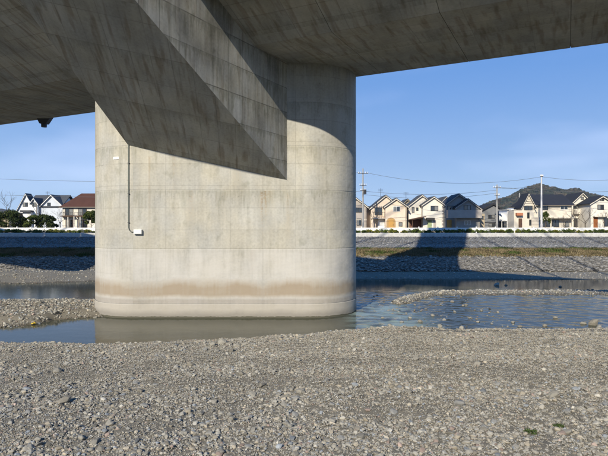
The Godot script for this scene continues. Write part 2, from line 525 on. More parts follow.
	part(con, "box_lid", box_mesh(Vector3(cx + 0.54, 4.79, zf + 0.155), Vector3(0.40, 0.21, 0.025)), M.white)
	var a5 := deg_to_rad(200.0)
	var px := -10.48
	var pn := Vector3((px - PXL) / PR, 0, sqrt(1.0 - pow((px - PXL) / PR, 2.0)))
	var plate := part(b, "number_plate", box_mesh(Vector3.ZERO, Vector3(0.38, 0.14, 0.02)), M.white, Vector3(PXL, 8.9, -(PD + PR)) + pn * (PR + 0.012) - base)
	plate.rotation.y = atan2(pn.x, pn.z)

# ------------------------------------------------------------------ terrain
var shore := [[-60.0, 23.0], [-13.2, 23.0], [-9.1, 22.7], [-6.7, 23.0], [-4.6, 23.5], [-2.4, 24.0], [0.0, 24.8], [2.26, 26.0], [4.6, 26.8], [7.2, 26.1], [11.1, 26.0], [15.0, 26.2], [60.0, 26.5]]
var spit_near := [[-60.0, 25.0], [-20.0, 26.0], [-15.2, 26.7], [-14.0, 27.2], [-13.6, 28.6], [-12.5, 29.4], [-11.0, 30.0], [-8.0, 33.0]]

func along_list(l: Array, x: float) -> float:
	for i in l.size() - 1:
		if x <= l[i + 1][0]:
			return lerpf(l[i][1], l[i + 1][1], clampf((x - l[i][0]) / (l[i + 1][0] - l[i][0]), 0, 1))
	return l[l.size() - 1][1]

func ground(x: float, d: float) -> float:
	var wob := 0.45 * n_mid.get_noise_2d(x * 1.4, d * 1.4)
	var e := along_list(shore, x) + wob - d
	var h := -0.7
	var near := clampf(e * 0.16, -0.7, 0.28) + 0.22 * smoothstep(1.5, 9.0, e) + 0.10 * n_mid.get_noise_2d(x * 0.9 + 7.0, d * 0.9) * smoothstep(0.3, 2.0, e)
	near += 0.05 * n_fine.get_noise_2d(x * 2.0, d * 2.0) * smoothstep(0.0, 1.0, e)
	if d < 9.0:      # the near bank on which the camera stands
		near += (9.0 - d) * 0.34 * smoothstep(9.0, 7.5, d)
	h = maxf(h, minf(near, 4.6))
	if x < -6.0:     # gravel spit at the left of the pier
		var a := d - along_list(spit_near, x) + wob * 0.5
		var b := 36.6 - d + wob
		h = maxf(h, minf(clampf(a * 0.22, -0.7, 0.34), clampf(b * 0.16, -0.7, 0.34)) + 0.04 * n_fine.get_noise_2d(x * 2.0, d * 2.0) + 0.06 * n_mid.get_noise_2d(x * 1.4, d * 3.0))
	if x > 4.0:      # low cobble bar between riffle and far channel
		var c := 40.9 - 5.6 * pow(clampf((11.0 - x) / 4.8, 0, 1), 1.5) + wob * 1.2
		var wdt := 0.7 + 0.5 * n_mid.get_noise_2d(x * 0.6, 3.0)
		h = maxf(h, 0.15 - 0.16 * maxf(0.0, absf(d - c) - wdt * 0.5) - 0.4 * smoothstep(6.2, 5.4, x))
	if d > 36.0 and d > 46.0:   # foot of the far bank
		var left := smoothstep(-14.0, -26.0, x)
		var toe := lerpf(51.3, 47.6, left) + wob
		h = maxf(h, clampf((d - toe) * 0.125, -0.7, 0.62))
	return h

func grid_mesh(xs: PackedFloat32Array, ds: PackedFloat32Array, fn: Callable, colour: Callable) -> Mesh:
	var nx := xs.size(); var nd := ds.size()
	var v := PackedVector3Array(); v.resize(nx * nd)
	var nn := PackedVector3Array(); nn.resize(nx * nd)
	var cc := PackedColorArray(); cc.resize(nx * nd)
	for j in nd:
		for i in nx:
			v[j * nx + i] = Vector3(xs[i], fn.call(xs[i], ds[j]), -ds[j])
			cc[j * nx + i] = colour.call(xs[i], ds[j])
	for j in nd:
		for i in nx:
			var a := v[j * nx + mini(i + 1, nx - 1)] - v[j * nx + maxi(i - 1, 0)]
			var b := v[mini(j + 1, nd - 1) * nx + i] - v[maxi(j - 1, 0) * nx + i]
			nn[j * nx + i] = a.cross(b).normalized()
	var idx := PackedInt32Array(); idx.resize((nx - 1) * (nd - 1) * 6)
	var k := 0
	for j in nd - 1:
		for i in nx - 1:
			var a := j * nx + i
			idx[k] = a; idx[k + 1] = a + nx; idx[k + 2] = a + 1
			idx[k + 3] = a + 1; idx[k + 4] = a + nx; idx[k + 5] = a + nx + 1
			k += 6
	var arr := []; arr.resize(Mesh.ARRAY_MAX)
	arr[Mesh.ARRAY_VERTEX] = v; arr[Mesh.ARRAY_NORMAL] = nn; arr[Mesh.ARRAY_COLOR] = cc; arr[Mesh.ARRAY_INDEX] = idx
	var m := ArrayMesh.new()
	m.add_surface_from_arrays(Mesh.PRIMITIVE_TRIANGLES, arr)
	return m

func steps(list: Array) -> PackedFloat32Array:    # [from, to, step] runs joined end to end
	var out := PackedFloat32Array()
	for r in list:
		var n := int(round((r[1] - r[0]) / r[2]))
		for i in n:
			out.append(r[0] + (r[1] - r[0]) * i / n)
	out.append(list[list.size() - 1][1])
	return out

func stone_mesh(sd: int, sub: int, flat: bool) -> Mesh:
	# an icosahedron, split, pushed about and partly planed off into a worn, angular pebble
	var g := (1.0 + sqrt(5.0)) / 2.0
	var vs: Array = [Vector3(-1, g, 0), Vector3(1, g, 0), Vector3(-1, -g, 0), Vector3(1, -g, 0), Vector3(0, -1, g), Vector3(0, 1, g), Vector3(0, -1, -g), Vector3(0, 1, -g), Vector3(g, 0, -1), Vector3(g, 0, 1), Vector3(-g, 0, -1), Vector3(-g, 0, 1)]
	var fs: Array = [[0, 11, 5], [0, 5, 1], [0, 1, 7], [0, 7, 10], [0, 10, 11], [1, 5, 9], [5, 11, 4], [11, 10, 2], [10, 7, 6], [7, 1, 8], [3, 9, 4], [3, 4, 2], [3, 2, 6], [3, 6, 8], [3, 8, 9], [4, 9, 5], [2, 4, 11], [6, 2, 10], [8, 6, 7], [9, 8, 1]]
	var tris: Array = []
	for f in fs:
		tris.append([vs[f[0]].normalized(), vs[f[1]].normalized(), vs[f[2]].normalized()])
	for s in sub:
		var nt: Array = []
		for t in tris:
			var a: Vector3 = (t[0] + t[1]).normalized(); var b: Vector3 = (t[1] + t[2]).normalized(); var c: Vector3 = (t[2] + t[0]).normalized()
			nt.append_array([[t[0], a, c], [t[1], b, a], [t[2], c, b], [a, b, c]])
		tris = nt
	var r := RandomNumberGenerator.new(); r.seed = sd
	var cuts: Array = []
	for i in 12:
		cuts.append([Vector3(r.randfn(), r.randfn(), r.randfn()).normalized(), r.randf_range(0.55, 0.85)])
	var nz := FastNoiseLite.new(); nz.seed = sd; nz.frequency = 0.9
	var sc := Vector3(r.randf_range(0.85, 1.2), r.randf_range(0.5, 0.75), r.randf_range(0.75, 1.0))
	var st := st_new()
	var shape := func(p: Vector3) -> Vector3:
		var q := p * (1.0 + 0.22 * nz.get_noise_3dv(p * 1.6))
		for c in cuts:
			var o: float = q.dot(c[0]) - c[1]
			if o > 0.0:
				q -= c[0] * o
		return q * sc
	for t in tris:
		var q: Array = [shape.call(t[0]), shape.call(t[1]), shape.call(t[2])]
		var n: Vector3 = (q[1] - q[0]).cross(q[2] - q[0]).normalized()
		if n.dot(q[0] + q[1] + q[2]) < 0.0:
			n = -n
		for k in [0, 2, 1]:
			var sn: Vector3 = n if flat else (n * 0.85 + (q[k] / sc / sc).normalized() * 0.15).normalized()
			st.set_normal(sn)
			st.add_vertex(q[k])
	return st.commit()

func stone_colour(r: RandomNumberGenerator) -> Color:
	var v := clampf(r.randfn(0.275, 0.07), 0.11, 0.47)
	var k := r.randf()
	if k < 0.09: return Color(v * 0.80, v * 0.85, v * 0.88)      # blue-grey
	if k < 0.30: return Color(v * 1.10, v * 0.98, v * 0.76)      # tan
	if k < 0.34: return Color(v * 1.05, v * 0.82, v * 0.68)      # brown-red
	if k < 0.40: return Color(v * 1.18, v * 1.13, v * 0.99)      # pale quartz
	return Color(v, v * 0.945, v * 0.80)

func scatter(parent: Node3D, called: String, mesh: Mesh, m: Material, list: Array, label: String, category: String) -> void:
	# list of [transform, colour]
	var mm := MultiMesh.new()
	mm.transform_format = MultiMesh.TRANSFORM_3D
	mm.use_colors = true
	mm.mesh = mesh
	mm.instance_count = list.size()
	for i in list.size():
		mm.set_instance_transform(i, list[i][0])
		mm.set_instance_color(i, list[i][1])
	var o := MultiMeshInstance3D.new()
	o.name = called
	o.multimesh = mm
	o.material_override = m
	parent.add_child(o, true)
	o.set_meta("kind", "stuff")
	if parent == self:
		o.set_meta("label", label); o.set_meta("category", category)

func placed(x: float, d: float, s: float, sink: float, r: RandomNumberGenerator) -> Transform3D:
	var b := Basis(Vector3.UP, r.randf() * TAU) * Basis(Vector3.RIGHT, r.randfn(0, 0.28)) * Basis(Vector3.FORWARD, r.randfn(0, 0.28))
	b = b.scaled(Vector3.ONE * s)
	return Transform3D(b, Vector3(x, ground(x, d) + s * sink, -d))

func build_river() -> void:
	# bed and gravel bars, one sheet
	var xs := steps([[-260.0, -60.0, 20.0], [-60.0, -24.0, 1.0], [-24.0, 26.0, 0.2], [26.0, 60.0, 1.0], [60.0, 260.0, 20.0]])
	var ds := steps([[-80.0, -10.0, 10.0], [-10.0, 8.0, 1.0], [8.0, 44.0, 0.2], [44.0, 57.0, 0.4]])
	var tint := func(x: float, d: float) -> Color:
		var t := 0.5 + 0.5 * n_big.get_noise_2d(x * 1.5, d * 2.5)
		var c := Color(0.80, 0.80, 0.80).lerp(Color(1.0, 0.985, 0.95), t)
		if d > 18.0 and ground(x, d) < 0.055 + 0.03 * n_fine.get_noise_2d(x * 3.0, d * 3.0):      # wet margin
			c = Color(0.50, 0.48, 0.44)
		if d < 8.0:      # dry grass takes over from gravel on the near bank
			c = c.lerp(Color(0.42, 0.44, 0.26), smoothstep(8.0, 6.5, d))
		return c
	var bed := structure("gravel_bar", grid_mesh(xs, ds, ground, tint), M.gravel)
	# stones: the larger ones singly, the rest as gravel
	var r := RandomNumberGenerator.new(); r.seed = 71
	var big: Array = []; var small: Array = []
	for i in 8: big.append(stone_mesh(100 + i, 2, false))
	for i in 4: small.append(stone_mesh(200 + i, 1, true))
	var tones: Array = []
	for i in 9:
		var c := stone_colour(r).lerp(Color(0.275, 0.257, 0.215), 0.5)
		var m := tri_mat(speckle(c * 0.78, c * 1.18, FastNoiseLite.TYPE_SIMPLEX_SMOOTH, 0.03, 300 + i, 128), null, 0.25)
		tones.append(m)
	var singles := 0
	# clusters that stand out in the photograph: by the water below the pier, in the riffle, along the right shore
	var spots: Array = []
	for q in [[212, 346, 0.16], [222, 344, 0.22], [229, 345, 0.17], [237, 347, 0.2], [244, 345, 0.15], [205, 350, 0.13], [216, 352, 0.12], [231, 351, 0.14], [165, 347, 0.1], [593, 325, 0.3], [583, 324, 0.17], [598, 327, 0.2], [578, 329, 0.13], [440, 326, 0.15], [478, 322, 0.12], [455, 312, 0.12], [433, 316, 0.14], [420, 322, 0.15], [410, 318, 0.13], [402, 322, 0.14], [398, 312, 0.12], [415, 305, 0.13], [426, 309, 0.12], [441, 305, 0.13], [452, 302, 0.14], [466, 305, 0.12], [431, 300, 0.15], [497, 285.5, 0.3], [506, 285.5, 0.2], [560, 287, 0.2], [405, 327, 0.16], [415, 329, 0.13], [390, 325, 0.14], [372, 327, 0.13], [444, 320, 0.13], [470, 318, 0.12], [492, 324, 0.12], [383, 318, 0.12], [462, 328, 0.16], [520, 327, 0.15], [545, 326, 0.14], [555, 318, 0.13], [30, 352, 0.17], [190, 366, 0.15], [262, 386, 0.16], [57, 372, 0.18], [64, 402, 0.2], [300, 392, 0.15], [478, 365, 0.15], [553, 397, 0.17], [460, 405, 0.18]]:
		var d: float = EYE * F / (q[1] - 228.0)
		for k in 5:
			d = (EYE - maxf(0.0, ground((q[0] - 304.0) / F * d, d))) * F / (q[1] - 228.0)
		spots.append([(q[0] - 304.0) / F * d, d, q[2]])
	while spots.size() < 296:
		var d := r.randf_range(10.2, 19.0)
		var x := r.randf_range(-0.62, 0.62) * d
		if r.randf() < (d - 10.0) / 12.0: continue
		spots.append([x, d, clampf(r.randfn(0.078, 0.02), 0.055, 0.14)])
	for q in spots:
		var t := placed(q[0], q[1], q[2], 0.22, r)
		if t.origin.y < -0.05: t.origin.y = -0.02 + q[2] * 0.25
		var o := part(bed, "stone", big[singles % 8], tones[r.randi() % 9])
		o.transform = t
		singles += 1
	var lists := []
	for i in 12: lists.append([])
	var tries := 0
	while tries < 200000:      # pebbles on the near bar
		tries += 1
		var d := sqrt(r.randf_range(8.2 * 8.2, 27.4 * 27.4))
		var x := r.randf_range(-0.68, 0.68) * d
		var e := along_list(shore, x) - d
		if e < -0.5: continue
		var cover := 0.36 + 1.1 * n_big.get_noise_2d(x * 1.3, d * 2.6) + 0.7 * n_mid.get_noise_2d(x, d) + 0.7 * smoothstep(14.5, 10.5, d) + 0.5 * smoothstep(1.8, 0.0, e)
		if r.randf() > cover: continue
		var s := clampf(exp(r.randfn(-3.68, 0.44)), 0.012, 0.10)
		var which := r.randi() % 4
		if s > 0.05: which = 4 + r.randi() % 8
		lists[which].append([placed(x, d, s, 0.25, r), stone_colour(r)])
	for i in 230000:           # grit between the pebbles
		var d := sqrt(r.randf_range(8.6 * 8.6, 24.0 * 24.0))
		var x := r.randf_range(-0.64, 0.64) * d
		if along_list(shore, x) - d < 0.0: continue
		lists[r.randi() % 4].append([placed(x, d, r.randf_range(0.008, 0.021) * (0.6 + d * 0.035), 0.3, r), stone_colour(r)])
	for i in 26000:            # spit, cobble bar, riffle, foot of the far bank
		var k := r.randf()
		var d := 0.0; var x := 0.0
		if k < 0.34:
			x = r.randf_range(-24, -9); d = r.randf_range(25.5, 37.5)
		elif k < 0.72:
			x = r.randf_range(4.5, 27); d = r.randf_range(33, 43.5)
		elif k < 0.78:
			x = r.randf_range(4.5, 11.5); d = r.randf_range(26, 40)
		else:
			x = r.randf_range(-34, 36); d = r.randf_range(47.0, 56.0)
		var h := ground(x, d)
		var s := clampf(exp(r.randfn(-3.05, 0.4)), 0.025, 0.15)
		if h < -0.03 and not (k >= 0.72 and k < 0.78 and r.randf() < 0.16): continue
		var t := placed(x, d, s, 0.2, r)
		if h < -0.03: t.origin.y = s * r.randf_range(-0.25, 0.2)
		var c := stone_colour(r) * 1.08
		if t.origin.y < 0.04 + s * 0.2: c = c * 0.62
		lists[4 + r.randi() % 8].append([t, c])
	for i in 12:
		scatter(bed, "pebbles", small[i] if i < 4 else big[i - 4], M.stone_v, lists[i], "", "")
	# water, rippled over the riffle
	var wx := steps([[-260.0, -30.0, 23.0], [-30.0, -9.0, 0.5], [-9.0, 26.0, 0.14], [26.0, 40.0, 0.5], [40.0, 260.0, 22.0]])
	var wd := steps([[20.5, 44.0, 0.14], [44.0, 54.0, 0.5]])
	var rip := FastNoiseLite.new(); rip.seed = 5; rip.frequency = 0.8; rip.fractal_octaves = 3
	var wave := func(x: float, d: float) -> float:
		var rough := smoothstep(2.0, 5.0, x) * smoothstep(43.5, 39.0, d)
		var fast := smoothstep(2.2, 3.6, x) * smoothstep(10.0, 6.0, x) * smoothstep(38.0, 33.0, d)
		return rip.get_noise_2d(x * 0.9, d * 1.5) * (0.002 + 0.030 * rough + 0.05 * fast)
	var blue := func(x: float, d: float) -> Color:      # silty brown pool, aerated pale green where the current breaks past the pier
		var fast := smoothstep(1.5, 3.6, x) * smoothstep(8.0, 5.0, x) * smoothstep(37.5, 33.0, d)
		var t := clampf(0.7 + 1.5 * rip.get_noise_2d(x * 0.5, d * 1.1), 0, 1) * fast
		return Color(0.060, 0.064, 0.047).lerp(Color(0.24, 0.30, 0.265), t)
	structure("river_water", grid_mesh(wx, wd, wave, blue), M.water)

# ------------------------------------------------------------------ far levee
func strip(x0: float, x1: float, dx: float, prof: Array, rough: float) -> Mesh:
	# a profile of [depth, height] drawn along x, with a little unevenness
	var xs := steps([[x0, x1, dx]])
	var rows: Array = prof
	var st := st_new()
	st.set_smooth_group(-1 if rough == 0.0 else 0)
	for i in xs.size() - 1:
		for j in rows.size() - 1:
			var q: Array = []
			for c in [[i, j], [i + 1, j], [i + 1, j + 1], [i, j + 1]]:
				var x: float = xs[c[0]]
				var k: Array = rows[c[1]]
				q.append(Vector3(x, k[1] + rough * n_mid.get_noise_2d(x * 0.8, k[0]), -k[0]))
			for t in [[0, 2, 1], [0, 3, 2]]:
				for v in t:
					st.add_vertex(q[v])
	st.generate_normals()
	return st.commit()

func build_levee() -> void:
	structure("lower_bank", strip(-250, 250, 2.0, [[56.0, 0.2], [55.2, 0.55], [58.4, 1.78], [58.6, 1.82]], 0.0), M.rubble_base)
	var berm_rows: Array = []
	for i in 15:
		berm_rows.append([58.6 + 13.6 * i / 14.0, 1.82 + 0.36 * i / 14.0])
	structure("berm", strip(-250, 250, 1.0, berm_rows, 0.08), M.dry_grass)
	structure("upper_bank", strip(-250, 250, 5.0, [[72.1, 2.0], [76.6, 3.76], [76.9, 3.8]], 0.0), M.upper_base)
	# capping kerb in lengths of 6 m
	var cop := Node3D.new(); cop.name = "coping"; add_child(cop); cop.set_meta("kind", "structure")
	var prof := PackedVector2Array([Vector2(-77.3, 3.3), Vector2(-76.55, 3.3), Vector2(-76.55, 4.24), Vector2(-76.60, 4.29), Vector2(-77.3, 4.29)])
	var st := st_new(); prism(st, prof, -2.99, 2.99)
	var cm := st.commit()
	for i in 27:
		var o := part(cop, "coping_block", cm, M.coping)
		o.transform = Transform3D(Basis(Vector3(0, 0, 1), Vector3.UP, Vector3(-1, 0, 0)), Vector3(-78 + 6.0 * i, 0, 0))
	structure("levee_top", strip(-250, 250, 4.0, [[77.25, 4.2], [84.0, 4.22], [84.2, 4.22]], 0.0), M.soil)
	structure("levee_road", strip(-250, 250, 10.0, [[84.15, 4.226], [90.0, 4.236]], 0.0), M.asphalt)
	structure("ground", strip(-2600, 2600, 200.0, [[90.0, 4.19], [400.0, 4.19], [1200.0, 4.19], [5200.0, 4.19]], 0.0), M.soil)
	# revetment stones
	var r := RandomNumberGenerator.new(); r.seed = 404
	var sm: Array = []
	for i in 5: sm.append(stone_mesh(500 + i, 1, false))
	var lists := [[], [], [], [], []]
	for i in 15000:
		var x := r.randf_range(-46, 46)
		var t := r.randf()
		var d := lerpf(55.0, 58.7, t)
		var s := clampf(r.randfn(0.105, 0.04), 0.05, 0.3)
		var b := Basis(Vector3.UP, r.randf() * TAU).scaled(Vector3(1.15, 0.8, 1.0) * s)
		var v := clampf(r.randfn(0.19, 0.06), 0.06, 0.40)
		lists[i % 5].append([Transform3D(b, Vector3(x, lerpf(0.5, 1.85, t) + 0.04, -d)), Color(v, v * 0.94, v * 0.83)])
	var rm := structure("lower_revetment", span_mesh(-250, 250, 0.1, 0.3, -57.5, -57.0), M.rubble_base)
	for i in 5: scatter(rm, "rubble", sm[i], M.stone_v, lists[i], "", "")
	# upper face: rows of rounded blocks
	lists = [[], [], [], [], []]
	var um := structure("upper_revetment", span_mesh(-250, 250, 1.6, 1.9, -75.0, -74.0), M.upper_base)
	for row in 12:
		var t := (row + 0.5) / 12.0
		var i := 0
		var x := -60.0 + 0.2 * (row % 2)
		while x < 60.0:
			var s := r.randf_range(0.12, 0.23)
			var b := Basis(Vector3.RIGHT, deg_to_rad(-21.0)) * Basis(Vector3.UP, r.randf_range(-0.5, 0.5) + PI * (r.randi() % 2))
			var v := clampf(r.randfn(0.255, 0.045) + 0.05 * n_mid.get_noise_2d(x * 0.3, row * 0.7), 0.13, 0.40)
			lists[r.randi() % 5].append([Transform3D(b.scaled(Vector3(s, s * 0.55, s)), Vector3(x, lerpf(2.0, 3.78, t) + 0.02, -lerpf(72.1, 76.55, t))), Color(v, v * 0.985, v * 0.95)])
			x += s * 2.0
			i += 1
	for i in 5: scatter(um, "facing_stones", sm[i], M.stone_v, lists[i], "", "")
	# grass on the berm
	var tuft := st_new()
	var r2 := RandomNumberGenerator.new(); r2.seed = 8
	for k in 16:
		var a := r2.randf() * TAU
		var o := Vector3(r2.randfn(0, 0.16), 0, r2.randfn(0, 0.16))
		var tip := o + Vector3(cos(a) * 0.18, r2.randf_range(0.18, 0.42), sin(a) * 0.18)
		var w := Vector3(-sin(a), 0, cos(a)) * 0.03
		tri(tuft, o - w, o + w, tip, Vector3(cos(a), 0.8, sin(a)).normalized())
	var tm := tuft.commit()
	var g: Array = []
	for i in 16000:
		var x := r2.randf_range(-48, 48)
		var t := r2.randf()
		var d := lerpf(58.5, 72.3, t)
		var green := n_mid.get_noise_2d(x * 0.7, d * 0.35) + r2.randfn(0, 0.16) + 0.28 * smoothstep(0.68, 1.0, t) - 0.10
		var c := Color(0.23, 0.185, 0.105) * r2.randf_range(0.7, 1.25)
		var s := r2.randf_range(0.4, 0.8)
		if green > 0.38:
			c = Color(0.055, 0.085, 0.02) * r2.randf_range(0.7, 1.5)
			s *= 1.35
		g.append([Transform3D(Basis(Vector3.UP, r2.randf() * TAU).scaled(Vector3(s * 1.4, s, s * 1.4)), Vector3(x, 1.80 + 0.36 * t, -d)), c])
	scatter(self, "berm_grass", tm, M.leaf, g, "dry tan and green grass covering the berm of the far levee", "grass")

# ------------------------------------------------------------------ plants
func foliage(sd: int, blobs: Array, n: int, leaf: float, a: Color, b: Color) -> Mesh:
	# leaf-sized faces spread through a set of [centre, radii] clumps
	var r := RandomNumberGenerator.new(); r.seed = sd
	var st := st_new()
	for i in n:
		var q: Array = blobs[r.randi() % blobs.size()]
		var v := Vector3(r.randfn(), r.randfn(), r.randfn()).normalized() * pow(r.randf(), 0.45)
		var c: Vector3 = q[0] + v * q[1]
		var u := Vector3(r.randfn(), r.randfn(), r.randfn()).normalized()
		var w := u.cross(Vector3(r.randfn(), r.randfn(), r.randfn())).normalized()
		var s := leaf * r.randf_range(0.6, 1.4)
		var col := a.lerp(b, r.randf())
		var nn := u.cross(w)
		for k in [[-u, w * 0.5, u], [-u, u, -w * 0.5]]:
			for p in k:
				st.set_color(col); st.set_normal(nn); st.add_vertex(c + p * s)
	return st.commit()

func limbs(st: SurfaceTool, r: RandomNumberGenerator, from: Vector3, dir: Vector3, length: float, rad: float, depth: int) -> void:
	var mid := from + dir * length * 0.5 + Vector3(r.randfn(), 0, r.randfn()) * length * 0.05
	var tip := from + dir * length
	tube(st, [from, mid, tip], rad, rad * 0.6, 5)
	if depth == 0: return
	for k in 3:
		var nd := (dir + Vector3(r.randfn() * 0.6, r.randf_range(0.0, 0.6), r.randfn() * 0.6)).normalized()
		limbs(st, r, from.lerp(tip, r.randf_range(0.6, 1.0)), nd, length * r.randf_range(0.55, 0.78), rad * 0.5, depth - 1)

func bare_tree(at: Vector3, h: float, sd: int, label: String) -> void:
	var t := thing("bare_tree", label, "tree", at, "leafless street trees")
	var r := RandomNumberGenerator.new(); r.seed = sd
	part(t, "trunk", tube_mesh([Vector3.ZERO, Vector3(0.03, h * 0.2, 0), Vector3(0, h * 0.4, 0.02)], h * 0.02, h * 0.014, 7), M.bark)
	var st := st_new()
	for k in 4:
		limbs(st, r, Vector3(0, h * (0.28 + 0.04 * k), 0), Vector3(r.randfn() * 0.5, 1.0, r.randfn() * 0.5).normalized(), h * 0.3, h * 0.009, 3)
	part(t, "crown", st.commit(), M.bark)

func leafy_tree(at: Vector3, h: float, w: float, sd: int, dark: bool, label: String, n := 2600, leaf := 0.16) -> void:
	var t := thing("evergreen_tree", label, "tree", at, "garden trees on the far bank")
	var r := RandomNumberGenerator.new(); r.seed = sd
	var st := st_new()
	tube(st, [Vector3.ZERO, Vector3(0.05, h * 0.3, 0), Vector3(0.02, h * 0.75, 0.03)], h * 0.022, h * 0.008, 7)
	for k in 5:
		tube(st, [Vector3(0.04, h * (0.28 + 0.08 * k), 0), Vector3(cos(k * 2.4) * w * 0.3, h * (0.42 + 0.09 * k), sin(k * 2.4) * w * 0.3)], h * 0.010, h * 0.004, 5)
	part(t, "trunk", st.commit(), M.bark)
	var blobs: Array = []
	for k in 11:
		var a := r.randf() * TAU
		var y := r.randf_range(0.3, 0.92)
		var rr := w * 0.5 * sqrt(maxf(0.0, 1.0 - pow((y - 0.5) / 0.55, 2.0))) * r.randf_range(0.3, 0.85)
		blobs.append([Vector3(cos(a) * rr, y * h, sin(a) * rr), Vector3(w * 0.2, h * 0.12, w * 0.2) * r.randf_range(0.7, 1.3)])
	part(t, "crown", foliage(sd, blobs, n, leaf, Color(0.022, 0.034, 0.012) if dark else Color(0.04, 0.06, 0.016), Color(0.06, 0.075, 0.024) if dark else Color(0.10, 0.12, 0.03)), M.leaf)

# ------------------------------------------------------------------ houses
var hd := 102.0      # depth, base height and x origin of the house being built
var hb := 4.2
var hx := 0.0
func X(px: float) -> float: return (px - 304.0) / F * hd - hx
func Y(py: float) -> float: return EYE + (228.0 - py) / F * hd - hb

func start_house(called: String, label: String, px: float, d: float) -> Node3D:
	hd = d
	hx = (px - 304.0) / F * d
	return thing(called, label, "house", Vector3(hx, hb, -d))

func gable(h: Node3D, x0: float, x1: float, el: float, er: float, ax: float, ay: float, zf: float, zb: float, wall: Material, roof: Material, trim: Material) -> void:
	# gable wall to the front; el, er, ay are photograph rows of the eaves and the ridge
	var l := X(x0); var r := X(x1); var a := X(ax)
	var yl := Y(el); var yr := Y(er); var ya := Y(ay)
	part(h, "wall", prism_mesh(PackedVector2Array([Vector2(l, -0.6), Vector2(r, -0.6), Vector2(r, yr), Vector2(a, ya), Vector2(l, yl)]), zf, zb), wall)
	part(h, "string_course", span_mesh(l - 0.03, r + 0.03, minf(yl, yr) * 0.47, minf(yl, yr) * 0.47 + 0.14, zf - 0.05, zf + 0.035), trim)
	part(h, "downpipe", tube_mesh([Vector3(r - 0.14, -0.5, zf + 0.06), Vector3(r - 0.14, minf(yl, yr) - 0.1, zf + 0.06)], 0.045, 0.045, 6), M.gutter)
	for s in [[l, yl], [r, yr]]:
		var dx: float = s[0] - a
		var sl: float = (s[1] - ya) / absf(dx)
		var ex: float = s[0] + signf(dx) * 0.35
		var ey: float = s[1] + sl * 0.35
		var p := PackedVector2Array([Vector2(a, ya + 0.05), Vector2(ex, ey + 0.05), Vector2(ex, ey + 0.21), Vector2(a, ya + 0.23)])
		if dx < 0: p = PackedVector2Array([p[3], p[2], p[1], p[0]])
		var rf := part(h, "roof", prism_mesh(p, zf + 0.4, zb - 0.4), roof)
		var q := PackedVector2Array([Vector2(a, ya - 0.12), Vector2(ex, ey - 0.12), Vector2(ex, ey + 0.06), Vector2(a, ya + 0.06)])
		if dx < 0: q = PackedVector2Array([q[3], q[2], q[1], q[0]])
		part(rf, "bargeboard", prism_mesh(q, zf + 0.43, zf + 0.37), trim)

func hip(h: Node3D, x0: float, x1: float, eave: float, r0: float, r1: float, ridge: float, zf: float, zb: float, wall: Material, roof: Material) -> void:
	var l := X(x0); var r := X(x1); var ye := Y(eave); var yr := Y(ridge)
	part(h, "wall", span_mesh(l, r, -0.6, ye, zf, zb), wall)
	var a := Vector3(l - 0.5, ye - 0.1, zf + 0.5); var b := Vector3(r + 0.5, ye - 0.1, zf + 0.5)
	var c := Vector3(r + 0.5, ye - 0.1, zb - 0.5); var e := Vector3(l - 0.5, ye - 0.1, zb - 0.5)
	var mid := (zf + zb) / 2
	var k := (hd - mid) / hd
	yr = EYE + (228.0 - ridge) / F * (hd - mid) - hb
	var p := Vector3((r0 - 304.0) / F * hd * k - hx, yr, mid); var q := Vector3((r1 - 304.0) / F * hd * k - hx, yr, mid)
	var st := st_new()
	quad(st, a, b, q, p, Vector3(0, 1, 1)); quad(st, c, e, p, q, Vector3(0, 1, -1))
	tri(st, b, q, c, (q - b).cross(c - b).normalized() * (1.0 if (q - b).cross(c - b).y > 0 else -1.0))
	tri(st, e, p, a, (p - e).cross(a - e).normalized() * (1.0 if (p - e).cross(a - e).y > 0 else -1.0))
	quad(st, a, b, c, e, Vector3.DOWN)
	part(h, "roof", st.commit(), roof)
	var g := st_new()
	span(g, l - 0.56, r + 0.56, ye - 0.22, ye - 0.08, zf + 0.5, zf + 0.58)
	part(h, "gutter", g.commit(), M.gutter)

func window(h: Node3D, x0: float, x1: float, y0: float, y1: float, z: float, frame: Material, panes := 2) -> void:
	var l := X(x0); var r := X(x1); var t := Y(y0); var b := Y(y1)
	var st := st_new()
	var w := 0.07
	span(st, l - w, r + w, t, t + w, z - 0.05, z + 0.07); span(st, l - w, r + w, b - w, b, z - 0.05, z + 0.10)
	span(st, l - w, l, b, t, z - 0.05, z + 0.07); span(st, r, r + w, b, t, z - 0.05, z + 0.07)
	for k in range(1, panes):
		var m := lerpf(l, r, float(k) / panes)
		span(st, m - 0.03, m + 0.03, b, t, z - 0.05, z + 0.05)
	var o := part(h, "window", st.commit(), frame)
	for k in panes:
		var p0 := lerpf(l, r, float(k) / panes) + (0.03 if k > 0 else 0.0); var p1 := lerpf(l, r, float(k + 1) / panes) - (0.03 if k < panes - 1 else 0.0)
		part(o, "pane", span_mesh(p0, p1, b, t, z - 0.04, z + 0.015 + 0.008 * k), M.glass if (k + int(x0)) % 3 != 0 else M.curtained)

func door(h: Node3D, x0: float, x1: float, y0: float, y1: float, z: float, m: Material) -> void:
	var l := X(x0); var r := X(x1); var t := Y(y0); var b := Y(y1)
	var o := part(h, "door", span_mesh(l, r, b, t, z - 0.05, z + 0.05), m)
	part(o, "handle", box_mesh(Vector3(r - 0.12, (t + b) / 2, z + 0.08), Vector3(0.04, 0.3, 0.05)), M.dark_steel)
	part(o, "inset_panel", span_mesh(l + 0.2, r - 0.25, lerpf(b, t, 0.45), lerpf(b, t, 0.88), z + 0.045, z + 0.07), m)

func slab(h: Node3D, called: String, x0: float, x1: float, y0: float, y1: float, z0: float, z1: float, m: Material) -> void:
	part(h, called, span_mesh(X(x0), X(x1), Y(y1), Y(y0), z0, z1), m)

